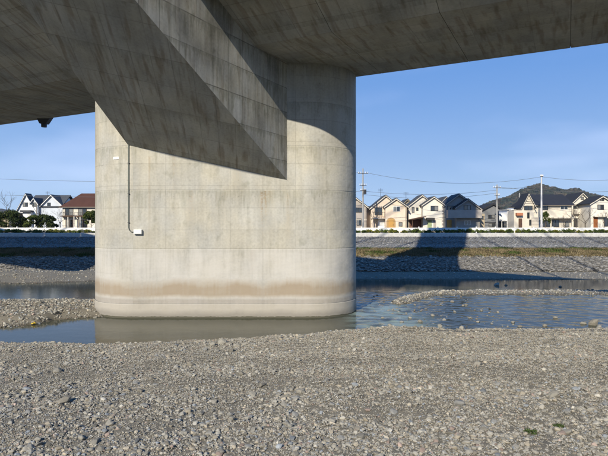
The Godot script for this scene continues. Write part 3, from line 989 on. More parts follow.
func balcony(h: Node3D, x0: float, x1: float, y0: float, y1: float, z: float, out: float, m: Material, bars: bool) -> void:
	var o := part(h, "balcony", span_mesh(X(x0), X(x1), Y(y1) - 0.1, Y(y1) + 0.08, z - 0.1, z + out), m)
	if bars:
		part(o, "handrail", span_mesh(X(x0), X(x1), Y(y0) - 0.06, Y(y0), z + out - 0.06, z + out), M.dark_steel)
		var x := X(x0)
		while x < X(x1):
			part(o, "baluster", span_mesh(x, x + 0.04, Y(y1) + 0.08, Y(y0) - 0.06, z + out - 0.05, z + out - 0.01), M.dark_steel)
			x += 0.3
	else:
		part(o, "parapet", span_mesh(X(x0), X(x1), Y(y1) + 0.08, Y(y0), z + out - 0.12, z + out), m)
		part(o, "parapet_side", span_mesh(X(x0), X(x0) + 0.12, Y(y1) + 0.08, Y(y0), z, z + out - 0.12), m)
		part(o, "parapet_side", span_mesh(X(x1) - 0.12, X(x1), Y(y1) + 0.08, Y(y0), z, z + out - 0.12), m)

func antenna(h: Node3D, px: float, y0: float, y1: float, z: float) -> void:
	var st := st_new()
	tube(st, [Vector3(X(px), Y(y1), z), Vector3(X(px), Y(y0), z)], 0.035, 0.03, 5)
	for k in 3:
		tube(st, [Vector3(X(px) - 0.5, Y(y0) - 0.15 - 0.2 * k, z), Vector3(X(px) + 0.5, Y(y0) - 0.15 - 0.2 * k, z)], 0.02, 0.02, 4)
	part(h, "antenna", st.commit(), M.dark_steel)

func build_houses() -> void:
	var h: Node3D
	# --- beside the pier
	h = start_house("small_house", "grey-beige house half hidden behind the right end of the pier", 356, 103)
	gable(h, 346, 366.5, 206, 206.5, 356, 198.5, 0, -6, M.greybeige, M.roof_grey, M.cream)
	window(h, 355, 362, 208, 212, 0.0, M.frame_dark); window(h, 357, 361, 219, 225, 0.0, M.frame_dark)
	# --- peach house
	h = start_house("peach_house", "peach rendered house with arched porch and a railed balcony", 387, 102)
	gable(h, 372, 402, 207.5, 207.5, 387, 195.3, -1.6, -6, M.peach, M.roof_grey, M.cream)
	gable(h, 385.5, 406.5, 206.2, 206.2, 396, 199.0, 0, -5.5, M.peach_light, M.roof_grey, M.cream)
	slab(h, "roof_wing", 366.5, 374, 205.5, 207.2, -3.0, -9.5, M.roof_dark)
	slab(h, "wall", 367.5, 373, 207.2, 232, -3.4, -6, M.peach)
	window(h, 393.3, 399.8, 206.6, 211.2, 0.0, M.white)
	window(h, 376, 383, 207.6, 214.5, -1.6, M.frame_dark)
	window(h, 399, 402, 222.5, 226, 0.0, M.frame_dark, 1)
	balcony(h, 372, 385.5, 212.0, 218.4, -1.6, 1.5, M.peach_light, true)
	slab(h, "wall", 379, 385.4, 219, 231, -1.7, -1.2, M.white)
	slab(h, "post", 372.2, 373.2, 218.4, 231, -0.2, -0.4, M.peach)
	var arch := PackedVector2Array()
	var cxp := X(391.0); var cyp := Y(222.0); var rad := X(395.6) - cxp
	for k in 13:
		var a := PI * k / 12.0
		arch.append(Vector2(cxp + cos(a) * rad, cyp + sin(a) * rad * 0.95))
	arch.append(Vector2(cxp - rad, Y(231.0))); arch.append(Vector2(cxp + rad, Y(231.0)))
	part(h, "porch_arch", prism_mesh(arch, -0.1, 0.04), M.tan_wood)
	door(h, 388.6, 393.6, 219.6, 230, 0.08, M.ochre_wood)
	antenna(h, 385, 186, 196, -6)
	# --- cream house
	h = start_house("cream_house", "cream house with two gables and a pale green front door", 426, 102)
	gable(h, 410.5, 438, 205.5, 205.5, 424.2, 195.0, -1.8, -6, M.cream_wall, M.roof_grey, M.cream)
	gable(h, 423.0, 444.0, 204.6, 204.6, 433.8, 197.2, 0, -5.5, M.cream_wall, M.roof_grey, M.cream)
	window(h, 431.0, 437.8, 206.2, 210.4, 0.0, M.frame_dark)
	window(h, 414, 416, 207.2, 212, -1.8, M.frame_dark, 1); window(h, 418.5, 420, 207.5, 210, -1.8, M.frame_dark, 1)
	slab(h, "porch_canopy", 425.6, 433.6, 217.9, 219.9, 1.0, -0.1, M.frame_dark)
	door(h, 427.4, 431.6, 220.2, 230, 0.02, M.green_door)
	slab(h, "wall_panel", 433.4, 436.0, 219.6, 231, 0.06, -0.1, M.greybeige)
	part(h, "carport_roof", prism_mesh(PackedVector2Array([Vector2(X(409.5), Y(220.2)), Vector2(X(423.4), Y(217.2)), Vector2(X(423.4), Y(216.4)), Vector2(X(409.5), Y(219.4))]), 2.4, -1.9), M.brown)
	slab(h, "post", 409.8, 410.4, 219.6, 231, 2.2, 2.05, M.brown)
	slab(h, "wall", 411, 422.8, 219.6, 231, -1.5, -1.9, M.redbrown)
	for k in 7:
		slab(h, "quoin", 441.8, 443.9, 206.4 + 3.4 * k, 208.2 + 3.4 * k, 0.05, -0.1, M.greybeige)
	antenna(h, 412, 190, 203, -6)
	# --- house in the pylon's shade
	h = start_house("grey_house", "grey house with a broad gable and full-width balcony standing in shade", 461, 101)
	gable(h, 445.5, 479, 205.5, 206.5, 460.5, 194.3, -1.2, -6, M.grey_wall, M.roof_grey, M.greybeige)
	gable(h, 456, 479.5, 207.3, 208.5, 467.5, 199.6, 0.2, -5, M.grey_wall, M.roof_dark, M.greybeige)
	window(h, 449.5, 456, 206.0, 209.8, -1.2, M.frame_dark); window(h, 464, 470, 205.6, 209.6, 0.2, M.frame_dark)
	balcony(h, 446, 479.5, 210.2, 217.5, 0.2, 1.3, M.greybeige, false)
	door(h, 448.4, 453.2, 219.6, 230, -1.1, M.ochre_wood)
	window(h, 464.5, 470, 221.0, 224.8, 0.2, M.white)
	# --- roof between the two
	h = start_house("rear_house", "tan-walled house whose gable shows between the cream and grey houses", 446, 114)
	gable(h, 438.5, 453, 205, 205, 446, 197.2, 0, -5.5, M.tan_wall, M.roof_grey, M.cream)
	h = start_house("rear_bungalow", "low tan-walled house behind, between the peach and cream houses", 407.5, 115)
	gable(h, 402.5, 412.5, 204, 204, 407.6, 199.6, 0, -5.5, M.tan_wall, M.roof_grey, M.tan_wall)
	window(h, 405.6, 409.6, 205, 207.5, 0, M.frame_dark)
	# --- slate house by the utility pole
	h = start_house("slate_house", "slate-grey house with a lopsided roof beside a utility pole", 488, 106)
	gable(h, 477.5, 499, 212.4, 208.0, 493, 204.2, 0, -6, M.slate_wall, M.roof_dark, M.roof_dark)
	slab(h, "wall", 476.6, 483.2, 213.8, 231, 0.9, 0.0, M.tan_wall)
	window(h, 488.5, 494.5, 215.2, 218.2, 0.0, M.frame_dark); window(h, 489, 495, 223.5, 226.5, 0.0, M.frame_dark)
	window(h, 479.5, 481.6, 216.5, 219, 0.9, M.frame_dark, 1)
	# --- white house
	h = start_house("white_house", "bright white flat-roofed house with dark carport between the poles", 507, 108)
	slab(h, "wall", 497.8, 509, 213.5, 221, 0.0, -8.0, M.white_wall)
	slab(h, "wall", 499, 516, 221, 232, -6.5, -8.2, M.grey_wall)
	slab(h, "wall", 508.8, 521, 210.0, 221, -0.8, -8.5, M.white_wall)
	slab(h, "roof_slab", 507.6, 521.6, 208.9, 210.0, -0.4, -8.9, M.grey_wall)
	part(h, "roof_slope", prism_mesh(PackedVector2Array([Vector2(X(510), Y(210.5)), Vector2(X(523), Y(208.0)), Vector2(X(523), Y(207.2)), Vector2(X(510), Y(209.4))]), 0.4, -8), M.white_wall)
	slab(h, "post", 501.6, 502.2, 221, 231, 0.0, -0.15, M.white_wall); slab(h, "post", 507.0, 507.6, 221, 231, 0.0, -0.15, M.white_wall)
	slab(h, "ridge_roof", 498, 520, 205.4, 208.4, -9.5, -12.0, M.roof_dark)
	window(h, 500.2, 503.2, 208.8, 212.2, -9.4, M.white, 1)
	slab(h, "upper_wall", 498.2, 521, 208.4, 213.4, -9.5, -12.5, M.tan_wall)
	# --- large cream house
	h = start_house("large_cream_house", "large cream house with long dark hip roof and a timbered gable", 546, 101)
	hip(h, 531, 573.0, 204.6, 527, 562.5, 194.4, -0.6, -8.6, M.cream_wall2, M.roof_slate)
	gable(h, 521.4, 533.4, 205.6, 205.6, 527.2, 194.2, 0.4, -2.4, M.cream_wall2, M.roof_slate, M.cream)
	for k in 4:
		var yy := 203.6 - 2.2 * k
		var hw := 5.0 - 1.15 * k
		slab(h, "gable_timber", 527.2 - hw, 527.2 + hw, yy - 0.45, yy, 0.50, 0.38, M.greybeige)
	slab(h, "terrace_wall", 511.5, 531.4, 210.6, 231, 1.2, -2, M.cream_wall2)
	window(h, 523.6, 531.2, 206.4, 210.0, 0.42, M.frame_dark)
	window(h, 544, 549, 205.6, 209.6, -0.6, M.frame_dark); window(h, 562.2, 569.0, 204.9, 209.2, -0.6, M.white)
	window(h, 544.6, 551.2, 220.2, 226.6, -0.6, M.frame_dark); window(h, 553.4, 560.2, 220.2, 226.6, -0.6, M.frame_dark); window(h, 567, 570.4, 222.2, 226.6, -0.6, M.frame_dark, 1)
	var sh := part(h, "shutter", span_mesh(X(528.6), X(537.0), Y(229), Y(217.6), 1.15, 1.26), M.greybeige)
	for k in 8:
		part(sh, "slat", span_mesh(X(528.6), X(537.0), Y(228.4 - 1.4 * k), Y(227.8 - 1.4 * k), 1.25, 1.29), M.cream_wall2)
	slab(h, "awning", 513.0, 519.0, 213.2, 215.8, 1.9, 1.1, M.terracotta)
	door(h, 516.0, 519.4, 218.5, 229.5, 1.22, M.brown)
	window(h, 524.8, 526.4, 213, 218, 1.2, M.frame_dark, 1); window(h, 526.8, 528.2, 220, 225, 1.2, M.frame_dark, 1)
	slab(h, "canopy", 552, 573.2, 217.4, 218.4, 0.8, -0.7, M.cream)
	# --- gabled pair at the right
	h = start_house("tall_gabled_house", "cream house with a small attic vent and dark recessed balcony behind bare trees", 583, 104)
	gable(h, 573.6, 593, 202.6, 202.6, 583.6, 193.2, -0.6, -6, M.cream_wall, M.roof_dark, M.cream)
	window(h, 582.6, 585, 197.0, 199.2, -0.6, M.frame_dark, 1)
	window(h, 575.0, 581.0, 204.8, 211.0, -0.6, M.frame_dark); window(h, 584.0, 589.5, 204.8, 211.0, -0.6, M.frame_dark)
	balcony(h, 574, 590, 209.0, 213.4, -0.6, 0.8, M.cream_wall, false)
	window(h, 575.5, 582.0, 218.6, 226.6, -0.6, M.frame_dark)
	window(h, 584.5, 588.0, 218.6, 226.6, -0.6, M.frame_dark, 1)
	h = start_house("right_gabled_house", "cream gabled house with a brown wooden front door at the picture's right edge", 602, 100)
	gable(h, 590.8, 614, 203.4, 203.4, 602.0, 196.6, 0, -6, M.cream_wall, M.roof_dark, M.cream)
	window(h, 597.8, 603.4, 205.0, 209.4, 0, M.frame_dark); window(h, 600.3, 603.6, 198.8, 200.4, 0, M.frame_dark)
	door(h, 593.4, 597.6, 217.2, 228.5, 0.02, M.door_brown)
	slab(h, "porch_canopy", 592.6, 606, 215.8, 217.0, 0.8, -0.1, M.cream)
	window(h, 604, 611, 218.2, 226, 0, M.frame_dark)
	h = start_house("end_house", "cream house beyond the picture's right edge, only its roof slope showing", 632, 102)
	gable(h, 617, 647, 206, 206, 632, 197, 0, -6, M.cream_wall, M.roof_grey, M.cream)
	# --- left of the pier
	h = start_house("steep_roofed_house", "white house with steep dark grey gables left of the red-roofed house", 42, 118)
	gable(h, 40, 64, 207, 207, 51.5, 195.4, 0, -6, M.blue_white, M.roof_grey, M.white)
	gable(h, 17.6, 38, 213.0, 212.0, 27.6, 194.4, 0.6, -1.2, M.white_wall, M.roof_grey, M.white)
	part(h, "wall", prism_side(4.2, Y(207.0), Y(196.0), 0.4, -4.4, X(29.0), X(60.0)), M.white_wall)
	for s in [1.0, -1.0]:
		part(h, "roof", side_roof(-4.4, Y(207.0), Y(195.0), 4.6 * s, X(25.5), X(62.0)), M.roof_grey)
	gable(h, 33.5, 39.5, 202.8, 202.8, 36.5, 198.8, 1.0, -3, M.white_wall, M.roof_grey, M.white)
	window(h, 35.0, 38.0, 203.0, 206.5, 1.0, M.frame_dark); window(h, 47.6, 50.4, 203.0, 207.0, 0, M.frame_dark, 1)
	window(h, 24.6, 29.0, 203.0, 206.4, 0.6, M.frame_dark)
	slab(h, "porch_roof", 25.5, 36, 210.6, 212.4, 2.4, 0.7, M.roof_grey)
	slab(h, "wall", 27.0, 35.0, 212.4, 232, 1.8, 0.7, M.white_wall)
	antenna(h, 39, 190, 196, -4)
	h = start_house("red_roofed_house", "cream two-storey house with reddish-brown tiled roof next to the pier", 82, 110)
	hip(h, 62.5, 108, 206.6, 81.5, 96, 193.4, 0, -6, M.cream_wall, M.roof_red)
	window(h, 65.5, 73.0, 208.8, 215.0, 0.0, M.brown); window(h, 78.5, 86.5, 208.8, 215.0, 0.0, M.brown)
	balcony(h, 62.5, 75.2, 212.2, 216.2, 0.05, 1.0, M.brown, true); balcony(h, 76.6, 88.8, 212.2, 216.2, 0.05, 1.0, M.brown, true)
	window(h, 66.0, 73.0, 220.0, 228.0, 0.0, M.brown); window(h, 79.0, 87.0, 220.0, 228.0, 0.0, M.brown)
	for k in 3:
		slab(h, "post", 75.6 + 6.0 * k - 6.0, 76.4 + 6.0 * k - 6.0, 216.4, 231, 1.0, 0.85, M.cream_wall)
	h = start_house("low_house", "low dark-roofed building at the picture's left edge behind trees", -4, 112)
	hip(h, -22, 9, 212.6, -16, 2, 208.6, 0, -5.5, M.tan_wall, M.roof_grey)

func prism_side(hw_: float, ye: float, ya: float, _o: float, zc: float, x0: float, x1: float) -> Mesh:
	# wall block whose gable ends face left and right
	var w := absf(hw_)
	var st := st_new()
	var pr := [Vector2(zc + w, -0.6), Vector2(zc + w, ye), Vector2(zc, ya), Vector2(zc - w, ye), Vector2(zc - w, -0.6)]
	for xx in [[x0, Vector3.LEFT], [x1, Vector3.RIGHT]]:
		var v: Array = []
		for p in pr: v.append(Vector3(xx[0], p.y, p.x))
		quad(st, v[0], v[1], v[3], v[4], xx[1])
		var n: Vector3 = xx[1]
		if (v[2] - v[1]).cross(v[3] - v[1]).dot(n) > 0: tri(st, v[1], v[3], v[2], n)
		else: tri(st, v[1], v[2], v[3], n)
	for i in 4:
		var p: Vector2 = pr[i]; var q: Vector2 = pr[i + 1]
		quad(st, Vector3(x0, p.y, p.x), Vector3(x0, q.y, q.x), Vector3(x1, q.y, q.x), Vector3(x1, p.y, p.x), Vector3(0, 0.3, signf(p.x + q.x - 2 * zc)))
	return st.commit()

func side_roof(zc: float, ye: float, ya: float, w: float, x0: float, x1: float) -> Mesh:
	var st := st_new()
	var a := Vector3(0, ya + 0.05, zc); var b := Vector3(0, ye - 0.1, zc + w)
	var up := Vector3(0, 0.2, 0)
	var l := Vector3(x0, 0, 0); var r := Vector3(x1, 0, 0)
	quad(st, a + up + l, b + up + l, b + up + r, a + up + r, Vector3.UP)
	quad(st, a + l, b + l, b + r, a + r, Vector3.DOWN)
	quad(st, b + l, b + up + l, b + up + r, b + r, Vector3(0, 0, w))
	quad(st, a + l, a + up + l, b + up + l, b + l, Vector3.LEFT); quad(st, a + r, a + up + r, b + up + r, b + r, Vector3.RIGHT)
	return st.commit()

# ------------------------------------------------------------------ poles, wires, fence, hedge, hill
func utility_pole(px: float, ytop: float, d: float, label: String, arms: Array, can: bool, m: Material) -> Vector3:
	var b := Vector3((px - 304.0) / F * d, 4.19, -d)
	var hgt := EYE + (228.0 - ytop) / F * d - 4.19
	var o := thing("utility_pole", label, "utility pole", b, "poles on the far bank")
	part(o, "post", tube_mesh([Vector3.ZERO, Vector3(0, hgt, 0)], 0.19, 0.11, 10), m)
	for a in arms:      # [metres below the top, half width]
		var arm := part(o, "crossarm", box_mesh(Vector3(0, hgt - a[0], 0.12), Vector3(a[1] * 2.0, 0.1, 0.09)), M.dark_steel)
		for k in [-0.92, -0.45, 0.45, 0.92]:
			part(arm, "insulator", tube_mesh([Vector3(a[1] * k, hgt - a[0] + 0.05, 0.12), Vector3(a[1] * k, hgt - a[0] + 0.33, 0.12)], 0.06, 0.04, 6), M.white)
	if can:
		part(o, "transformer", tube_mesh([Vector3(0.33, hgt * 0.60, 0.1), Vector3(0.33, hgt * 0.60 + 0.8, 0.1)], 0.26, 0.26, 12), M.dark_steel)
	return b + Vector3(0, hgt, 0)

func wire(a: Vector3, b: Vector3, sag: float, label: String) -> void:
	var pts: Array = []
	for i in 25:
		var t := i / 24.0
		pts.append(a.lerp(b, t) - Vector3.UP * sag * 4.0 * t * (1.0 - t))
	var o := part(self, numbered("power_line"), tube_mesh(pts, 0.026, 0.026, 5), M.wire)
	o.set_meta("label", label); o.set_meta("category", "power line"); o.set_meta("group", "overhead wires on the far bank")

func build_far() -> void:
	var pa := utility_pole(363, 168.5, 94.0, "utility pole with crossarms right beside the pier", [[0.9, 0.9], [3.0, 0.6], [3.9, 0.5]], true, M.pole)
	var pb := utility_pole(497, 184.5, 98.0, "utility pole with transformer in front of the slate-grey house", [[0.6, 0.7], [2.0, 0.5]], true, M.pole)
	var pc := utility_pole(541.5, 174.5, 93.0, "tall slim silver pole in front of the large cream house", [[0.35, 0.25]], false, M.silver)
	var pe := utility_pole(640, 172.0, 94.0, "utility pole beyond the picture's right edge", [[0.9, 0.9]], false, M.pole)
	var pf := utility_pole(519.5, 193.0, 118.0, "short thin pole behind the white house", [], false, M.pole)
	var pd := utility_pole(-60, 172.0, 96.0, "utility pole beyond the picture's left edge", [[0.9, 0.9]], false, M.pole)
	wire(pa + Vector3(0.4, -0.7, 0), pc + Vector3(0, -0.4, 0), 1.5, "upper wire running from the pole by the pier to the tall silver pole")
	wire(pc + Vector3(0, -0.4, 0), pe + Vector3(0, -0.9, 0), 0.6, "wire leaving the tall silver pole to the right edge")
	wire(pa + Vector3(0, -4.0, 0), P(497, 190, 98), 0.7, "middle wire crossing behind the gabled roofs to the pole by the slate house")
	wire(pa + Vector3(0, -4.6, 0), P(497, 193, 98), 0.8, "lowest wire crossing behind the gabled roofs to the pole by the slate house")
	wire(pb + Vector3(0, -0.4, 0), pe + Vector3(0, -3.2, 0), 0.6, "wire from the pole by the slate house to the right edge")
	wire(pb + Vector3(0, -0.6, 0), pc + Vector3(0, -1.4, 0), 0.5, "short wire between the transformer pole and the tall silver pole")
	wire(pd + Vector3(0, -0.7, 0), pa + Vector3(-0.4, -0.7, 0), 1.3, "upper wire crossing the sky left of the pier")
	wire(pd + Vector3(0, -3.7, 0), pa + Vector3(0, -4.0, 0), 1.0, "lower wire crossing the sky left of the pier")
	# guard fence along the levee
	var f := thing("guard_fence", "long low white guard fence running along the top of the levee", "fence", Vector3(0, 4.2, -83.0))
	var rail := span_mesh(-1.48, 1.48, 0.34, 0.84, -0.05, 0.0)
	var post := span_mesh(-0.07, 0.07, 0.0, 1.02, -0.16, -0.05)
	for i in 38:
		var x := -55.5 + 3.0 * i
		part(f, "rail_panel", rail, M.fence, Vector3(x, 0.01 * sin(i * 2.3), 0))
		part(f, "post", post, M.fence, Vector3(x - 1.5, 0, 0))
	# planting strip
	var variants: Array = []
	for i in 4:
		var blobs: Array = []
		var r := RandomNumberGenerator.new(); r.seed = 40 + i
		for k in 6: blobs.append([Vector3(r.randf_range(-0.5, 0.5), r.randf_range(0.12, 0.42), r.randf_range(-0.3, 0.3)), Vector3(0.3, 0.22, 0.26)])
		var sp := i % 2 == 0
		variants.append(foliage(60 + i, blobs, 420, 0.09, Color(0.045, 0.07, 0.018), Color(0.27, 0.26, 0.05) if sp else Color(0.13, 0.17, 0.04)))
	var fronts := [[-99, "beyond the picture's left edge"], [0, "below the steep-roofed white house"], [58, "below the red-roofed house"], [357, "below the half-hidden grey-beige house"], [368, "below the peach house"], [408, "below the cream house with the green door"], [445, "below the shaded grey house"], [478, "below the slate-grey house"], [498, "below the bright white house"], [513, "below the large cream house"], [573, "below the tall gabled house"], [590, "below the right-edge gabled house"], [609, "beyond the picture's right edge"]]
	var r3 := RandomNumberGenerator.new(); r3.seed = 77
	for i in 104:
		var x := -52.0 + i * 1.0 + r3.randf_range(-0.15, 0.15)
		var k := r3.randi() % 4
		if x > -30.5 and x < 7.4: continue
		var o := part(self, numbered("shrub"), variants[k], M.leaf, Vector3(x, 4.19, -79.5 + r3.randf_range(-0.5, 0.5)))
		o.rotation.y = r3.randf() * 0.6; o.scale = Vector3.ONE * r3.randf_range(0.85, 1.25)
		var px := 304.0 + x / 79.5 * F
		var where := ""
		for q in fronts:
			if px >= q[0]: where = q[1]
		var kind := "yellow-green shrub" if k % 2 == 0 else "green shrub"
		o.set_meta("label", "%s on the levee %s" % [kind, where]); o.set_meta("category", "shrub"); o.set_meta("group", "%ss on the levee %s" % [kind, where])
	# trees
	bare_tree(Vector3(P(376, 228, 97).x, 4.2, -97), 4.6, 3, "leafless small tree in front of the peach house balcony")
	bare_tree(Vector3(P(576, 228, 97).x, 4.2, -97), 4.9, 4, "leafless spreading tree left of the tall gabled house window")
	bare_tree(Vector3(P(585, 228, 97.5).x, 4.2, -97.5), 5.2, 5, "leafless tree right in front of the tall gabled house")
	bare_tree(Vector3(P(604, 228, 96).x, 4.2, -96), 4.4, 6, "leafless tree before the right-edge gabled house")
	bare_tree(Vector3(P(564, 228, 98).x, 4.2, -98), 3.6, 7, "thin leafless tree before the large cream house windows")
	bare_tree(Vector3(P(6, 228, 106).x, 4.2, -106), 8.0, 8, "tall leafless tree rising over the dark trees at far left")
	bare_tree(Vector3(P(38, 228, 103).x, 4.2, -103), 5.4, 9, "leafless tree in front of the steep-roofed white house")
	bare_tree(Vector3(P(60, 228, 104).x, 4.2, -104), 5.0, 10, "leafless tree between the white house and the red-roofed house")
	for q in [[8, 5.2, 5.0, "rounded dark tree at the picture's left edge"], [18, 4.6, 4.2, "dark green tree below the white gable wall"], [33, 3.8, 3.6, "low green tree before the white house porch"], [44, 4.0, 3.2, "green tree left of centre before the white house"], [52, 3.2, 2.8, "short dark tree before the red-roofed house"], [91, 4.8, 2.6, "narrow green tree against the left edge of the pier"], [-6, 4.4, 5.0, "dark tree just beyond the left edge"]]:
		leafy_tree(Vector3(P(q[0], 228, 101).x, 4.2, -101), q[1] * 0.85, q[2], int(q[0]) + 200, q[0] != 91 and q[0] != 33, q[3])
	leafy_tree(Vector3(P(545, 228, 96).x, 4.2, -96), 4.2, 1.7, 321, false, "narrow evergreen beside the tall silver pole", 1400, 0.12)
	# wooded hill
	var ridge := [[420, 214.0], [455, 213.0], [478, 207.5], [490, 203.0], [505, 198.0], [515, 194.5], [524, 188.5], [531, 185.2], [538, 184.2], [546, 186.0], [560, 188.2], [575, 189.5], [588, 193.0], [600, 195.5], [620, 199.0], [660, 205.0], [720, 211.0]]
	var hd2 := 1500.0
	var rn := FastNoiseLite.new(); rn.seed = 90; rn.frequency = 0.012; rn.fractal_octaves = 5
	var xs := steps([[300.0, 1300.0, 6.0]])
	var ds := steps([[1180.0, 1700.0, 8.0]])
	var hill := func(x: float, d: float) -> float:
		var px := 304.0 + x / hd2 * F
		var top := along_list(ridge, px)
		var hh := (228.0 - top) / F * hd2 * smoothstep(1180.0, 1500.0, d) * smoothstep(1900.0, 1500.0, d)
		return 4.0 + hh * (0.94 + 0.12 * rn.get_noise_2d(x, d)) + 5.0 * absf(rn.get_noise_2d(x * 5.0, d * 5.0))
	var hc := func(x: float, d: float) -> Color:
		var t := clampf(0.5 + 1.1 * rn.get_noise_2d(x * 2.0 + 90.0, d * 2.0) + 0.5 * rn.get_noise_2d(x * 9.0, d * 9.0), 0, 1)
		return Color(0.018, 0.024, 0.013).lerp(Color(0.062, 0.050, 0.030), t)
	structure("hill", grid_mesh(xs, ds, hill, hc), M.leaf)
	var rt := RandomNumberGenerator.new(); rt.seed = 12
	var wl: Array = []
	for i in 9000:
		var x := rt.randf_range(430, 1050); var d := rt.randf_range(1200, 1560)
		var s := rt.randf_range(3.0, 7.0)
		wl.append([Transform3D(Basis(Vector3.UP, rt.randf() * TAU).scaled(Vector3(s, s * 1.2, s)), Vector3(x, hill.call(x, d), -d)), hc.call(x + 20.0, d) * rt.randf_range(0.7, 1.5)])
	scatter(self, "hillside_wood", stone_mesh(808, 1, false), M.leaf, wl, "brown and green wood covering the hill behind the houses", "wood")
	# small things on the gravel
	var y := thing("crumpled_bag", "small crumpled yellow bag on the gravel spit's edge", "litter", Vector3(-14.0, 0.02, -27.4))
	part(y, "bag", stone_mesh(901, 2, true), M.yellow).transform = Transform3D(Basis().scaled(Vector3(0.16, 0.09, 0.11)), Vector3(0, 0.05, 0))
	part(y, "knot", stone_mesh(902, 1, true), M.yellow).transform = Transform3D(Basis().scaled(Vector3(0.05, 0.06, 0.04)), Vector3(0.07, 0.11, 0))
	for q in [[530, 434, 0.17, "green weed tuft nearest the picture's bottom edge"], [559, 426, 0.13, "smaller green weed tuft to the right of the other"]]:
		var d: float = 4.5 * F / (q[1] - 228.0)
		var x: float = (q[0] - 304.0) / F * d
		var w := thing("weed", q[3], "plant", Vector3(x, ground(x, d), -d))
		part(w, "leaves", foliage(int(q[0]), [[Vector3(0, 0.04, 0), Vector3(q[2], 0.05, q[2] * 0.7)]], 90, 0.03, Color(0.04, 0.06, 0.02), Color(0.07, 0.10, 0.03)), M.leaf)

# ------------------------------------------------------------------ start
func _ready() -> void:
	# camera
	var cam := Camera3D.new()
	cam.name = "camera"
	cam.position = Vector3(0, EYE, 0)
	cam.fov = 2.0 * rad_to_deg(atan(228.0 / F))
	cam.near = 0.1
	cam.far = 8000.0
	add_child(cam)
	cam.current = true
	# sky
	var env := Environment.new()
	env.background_mode = Environment.BG_SKY
	var sky := ProceduralSkyMaterial.new()
	sky.sky_top_color = Color(0.20, 0.46, 0.76)
	sky.sky_horizon_color = Color(0.68, 0.78, 0.88)
	sky.sky_curve = 0.135
	sky.ground_bottom_color = Color(0.25, 0.24, 0.22)
	sky.ground_horizon_color = Color(0.55, 0.6, 0.66)
	sky.sky_energy_multiplier = 1.04
	sky.sun_angle_max = 1.0
	var cw := 1024; var ch := 512
	var cl := Image.create_empty(cw, ch, false, Image.FORMAT_RGBA8)
	var cn := FastNoiseLite.new(); cn.seed = 50; cn.frequency = 1.0; cn.fractal_octaves = 5
	for yy in ch / 2:
		var el := PI / 2 - PI * (yy + 0.5) / ch
		for xx in cw:
			var az := TAU * (xx + 0.5) / cw
			var p := Vector3(cos(az) * cos(el), sin(el) * 5.0, sin(az) * cos(el))
			var v := cn.get_noise_3dv(p * 1.6)
			var a := clampf(v * 2.0 + 0.08, 0, 1) * smoothstep(0.40, 0.08, el)
			cl.set_pixel(xx, yy, Color(1, 1, 1, a))
	sky.sky_cover = ImageTexture.create_from_image(cl)
	sky.sky_cover_modulate = Color(0.40, 0.38, 0.39)
	var s := Sky.new(); s.sky_material = sky
	env.sky = s
	env.tonemap_mode = Environment.TONE_MAPPER_LINEAR
	env.tonemap_exposure = 1.2
	env.sdfgi_enabled = true
	env.ssao_enabled = true
	env.ssil_enabled = true
	env.fog_enabled = true
	env.fog_density = 0.00007
	env.fog_light_color = Color(0.72, 0.79, 0.88)
	var we := WorldEnvironment.new()
	we.name = "world_environment"
	we.environment = env
	add_child(we)
	# sun: behind the camera to the left, 29 degrees up
	var sun := DirectionalLight3D.new()
	sun.name = "sun"
	var el2 := deg_to_rad(28.6); var az2 := deg_to_rad(21.5)
	var way := Vector3(sin(az2) * cos(el2), -sin(el2), -cos(az2) * cos(el2))
	sun.transform = Transform3D(Basis.looking_at(way, Vector3.UP), Vector3.ZERO)
	sun.light_color = Color(1.0, 0.96, 0.88)
	sun.light_energy = 1.55
	sun.light_angular_distance = 0.5
	sun.shadow_enabled = true
	add_child(sun)
	# noise fields
	n_big.seed = 1; n_big.frequency = 0.12; n_big.fractal_octaves = 3
	n_mid.seed = 2; n_mid.frequency = 0.35; n_mid.fractal_octaves = 3
	n_fine.seed = 3; n_fine.frequency = 1.2; n_fine.fractal_octaves = 3
	# materials
	M.gravel = tri_mat(speckle(Color(0.11, 0.099, 0.076), Color(0.32, 0.294, 0.24), FastNoiseLite.TYPE_CELLULAR, 0.09, 21), relief(FastNoiseLite.TYPE_CELLULAR, 0.09, 21, 6.0), 1.3, 1.0)
	M.gravel.vertex_color_use_as_albedo = true
	M.stone_v = vmat(0.9)
	M.leaf = vmat(0.85)
	M.water = StandardMaterial3D.new()
	M.water.vertex_color_use_as_albedo = true
	M.water.roughness = 0.04
	M.water.metallic_specular = 0.22
	M.water.normal_enabled = true
	M.water.normal_texture = relief(FastNoiseLite.TYPE_SIMPLEX_SMOOTH, 0.02, 61, 3.0)
	M.water.normal_scale = 0.16
	M.water.uv1_triplanar = true; M.water.uv1_world_triplanar = true
	M.water.uv1_scale = Vector3(0.4, 0.4, 0.6)
	M.rubble_base = tri_mat(speckle(Color(0.07, 0.068, 0.06), Color(0.2, 0.19, 0.17), FastNoiseLite.TYPE_CELLULAR, 0.05, 22, 256), null, 3.0)
	M.upper_base = tri_mat(speckle(Color(0.11, 0.11, 0.11), Color(0.22, 0.22, 0.215), FastNoiseLite.TYPE_CELLULAR, 0.05, 23, 256), null, 3.0)
	M.dry_grass = tri_mat(speckle(Color(0.10, 0.085, 0.045), Color(0.26, 0.21, 0.115), FastNoiseLite.TYPE_SIMPLEX_SMOOTH, 0.04, 24, 256), null, 4.0)
	M.soil = tri_mat(speckle(Color(0.08, 0.07, 0.05), Color(0.17, 0.15, 0.10), FastNoiseLite.TYPE_SIMPLEX_SMOOTH, 0.03, 25, 256), null, 5.0)
	M.asphalt = tri_mat(speckle(Color(0.045, 0.045, 0.045), Color(0.075, 0.074, 0.07), FastNoiseLite.TYPE_SIMPLEX_SMOOTH, 0.06, 26, 256), null, 3.0)
